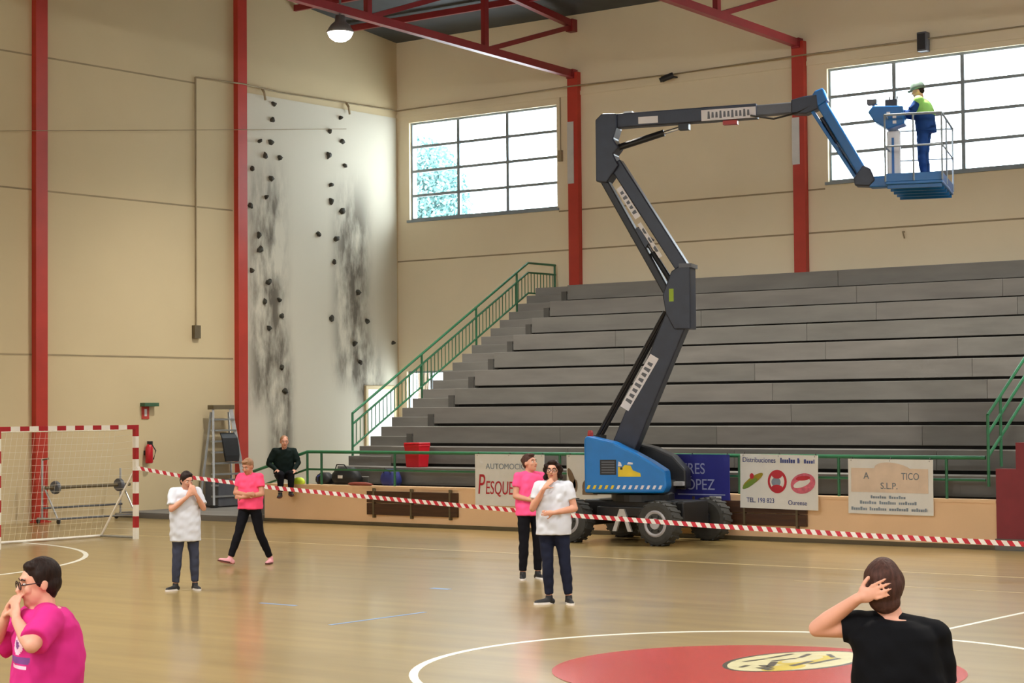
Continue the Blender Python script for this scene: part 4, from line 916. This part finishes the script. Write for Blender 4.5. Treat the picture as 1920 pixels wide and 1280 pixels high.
# woman in white at left, hands at her face
person('woman in long white tee holding both hands up to her face', (-18.94, 17.62, 0), toward(-18.94, 17.62)+14, 1.54,
       dict(head=(.01, -.05, 1.515), elR=(-.225, -.12, 1.13), wrR=(-.02, -.2, 1.30), hdR=(.45, -.02, .9), hnR=(.2, .9, -.1), elL=(.235, -.10, 1.13), wrL=(.10, -.20, 1.33), hdL=(-.35, .05, .9), hnL=(-.2, .9, -.1), knL=(.12, -.02, .48), anL=(.14, .02, .085), knR=(-.12, -.02, .48), anR=(-.135, .02, .085), toeR=(-.85, -.6, 0), toeL=(.1, -1, 0)),
       girth=1.12, yaw=14, pitch=16, hair='hair_dark', top='tee_white', legs='pants_slate', sleeve=.78, hem=.68)
# woman in coral walking, arms folded
person('woman in coral pink tee striding with folded arms and pink trainers', (-21.26, 21.1, 0), toward(-21.26, 21.1)-30, 1.60,
       dict(head=(-.01, -.06, 1.515), elR=(-.24, -.04, 1.11), wrR=(.04, -.2, 1.10), hdR=(1, .05, .05), hnR=(-.1, 1, 0), elL=(.24, -.05, 1.1), wrL=(-.02, -.22, 1.05), hdL=(-1, .05, .1), hnL=(.1, 1, 0), hipL=(.085, 0, .87), knL=(.14, .05, .48), anL=(.23, .22, .09), knR=(-.13, -.14, .49), anR=(-.23, -.22, .115), toeR=(-.75, -.85, .25), toeL=(.2, -1, 0)),
       girth=1.05, yaw=-6, pitch=20, hair='hair_fair', style='bun', top='tee_coral', legs='pants_black', shoes='shoe_pink', sole='sole_dark', sleeve=.6, hem=.86, skin='skin_tan')
# near woman in magenta, profile, hands at her mouth
mg, _ = person('near woman in magenta tee and glasses pressing both hands to her mouth', (-7.795, 6.315, 0), 240, 1.60,
       dict(head=(0, -.035, 1.505), neck=(0, .0, 1.385), shL=(.18, -.01, 1.33), shR=(-.18, -.01, 1.33), elL=(.345, -.12, 1.235), wrL=(.075, -.155, 1.335), hdL=(-.4, .02, .8), hnL=(-.5, .7, .1), elR=(-.25, -.24, 1.14), wrR=(-.075, -.19, 1.325), hdR=(.3, .14, .8), hnR=(.3, .9, -.1)),
       girth=1.22, yaw=4, pitch=6, hair='hair_dark', style='short', glasses=True, top='tee_magenta', legs='pants_black', sleeve=.86, hem=.74, vox=.0085, skin='skin_pale', curl=.4)
def print_on(t, regions):
    me = [c for c in t.children if c.name.startswith('shirt')][0].data
    for k, (m, test) in enumerate(regions):
        me.materials.append(MATS[m])
        for p in me.polygons:
            if p.normal.y < -.2 and test(p.center): p.material_index = k+1
print_on(mg, [('print_white', lambda c: ((c.x-.085)/.06)**2+((c.z-1.21)/.05)**2 < 1 or (.0 < c.x < .17 and 1.09 < c.z < 1.112)),
              ('print_purple', lambda c: ((c.x-.085)/.035)**2+((c.z-1.21)/.022)**2 < 1 or (-.02 < c.x < .18 and 1.12 < c.z < 1.15))])
# near woman in black seen from behind, left hand on her head
person('near woman in black tee seen from behind with a hand on her head', (-3.965, 7.95, 0), 117, 1.62,
       dict(head=(.075, -.01, 1.525), neck=(.035, .01, 1.39), shL=(.185, .0, 1.35), shR=(-.15, .0, 1.315), elL=(.375, -.04, 1.335), wrL=(.19, .10, 1.485), hdL=(-.86, .30, .36), hnL=(-.35, -.9, .1), elR=(-.185, -.06, 1.07), wrR=(-.1, -.22, 1.0), hdR=(.9, -.3, .1), hnR=(0, 1, 0)),
       girth=1.1, yaw=2, pitch=4, hair='hair_brown', style='back', top='tee_black', legs='pants_black', sleeve=.36, sleeve_r=.9, hem=.80, vox=.0085, skin='skin_pale', curl=.10)
# worker on the platform
d_ = Vector((cos(LR), sin(LR), 0)); n2 = Vector((-sin(LR), cos(LR), 0)); wp = Vector((-19.1, 28.5, 0))+d_*4.90+n2*.05
person('worker in helmet and lime vest on the lift platform', (wp.x, wp.y, zf), 200-8, 1.72,
       dict(pelvis=(0, .03, .93), neck=(0, -.05, 1.39), head=(0, -.09, 1.52), shL=(.17, -.04, 1.345), shR=(-.17, -.04, 1.345), elL=(.22, -.17, 1.14), wrL=(.12, -.36, 1.20), hdL=(-.2, -1, 0), hnL=(0, 0, -1), elR=(-.22, -.16, 1.13), wrR=(-.12, -.34, 1.16), hdR=(.2, -1, 0), hnR=(0, 0, -1)),
       girth=1.08, pitch=12, top='coverall', legs='coverall', long_sleeve=True, vest=True, helmet=True, hair='hair_dark', style='crop', bust=False, hem=.85)
# seated man on the low wall
person('man in dark jacket perched on the low wall beside the bags', (-28.65, 29.44, .76), toward(-28.85, 29.6)+6, 1.80,
       dict(pelvis=(0, .14, .22), neck=(0, .1, .70), head=(0, .06, .83), shL=(.18, .1, .655), shR=(-.18, .1, .655), elL=(.26, .03, .43), wrL=(.16, -.12, .30), hdL=(-.2, -1, -.2), hnL=(0, 0, -1), elR=(-.30, .1, .42), wrR=(-.16, -.06, .30), hdR=(.3, -1, -.2), hnR=(0, 0, -1),
            hipL=(.09, .12, .2), knL=(.10, -.20, .235), anL=(.09, -.17, -.1), hipR=(-.09, .12, .2), knR=(-.10, -.22, .22), anR=(-.11, -.2, -.13), toeL=(.1, -1, 0), toeR=(-.3, -1, 0)),
       girth=1.05, pitch=6, top='jacket_dark', legs='pants_black', long_sleeve=True, hair='hair_fair', style='crop', bust=False, hem=.93, sole='sole_dark')
# ------------------------------------------------------------------ tree outside the corner window
tr = thing('garden_tree', 'pale green tree outside seen through the left panes of the corner window', 'tree', (-38.6, 45.6, 0))
MB().tube([(0, 0, 0), (.1, 0, 4), (-.1, .1, 7.5)], .2, 10, radii=[.3, .22, .12]).build('trunk', 'bark', tr)
V = []; Fs = []
for k in range(16000):
    a = rng.normal(size=3); a /= np.linalg.norm(a); rad = rng.random()**.4
    c_ = np.array([0, 0, 8.0])+a*rad*np.array([1.7, 1.5, 2.7]); e1 = rng.normal(size=3); e1 /= np.linalg.norm(e1); e2 = np.cross(e1, rng.normal(size=3)); e2 /= np.linalg.norm(e2)
    q = len(V); s_ = .085; V += [tuple(c_+e1*s_), tuple(c_+e2*s_*.55), tuple(c_-e1*s_), tuple(c_-e2*s_*.55)]; Fs.append((q, q+1, q+2, q+3))
co_ = MB().add(V, Fs).build('crown', 'leaf', tr); co_['kind'] = 'stuff'
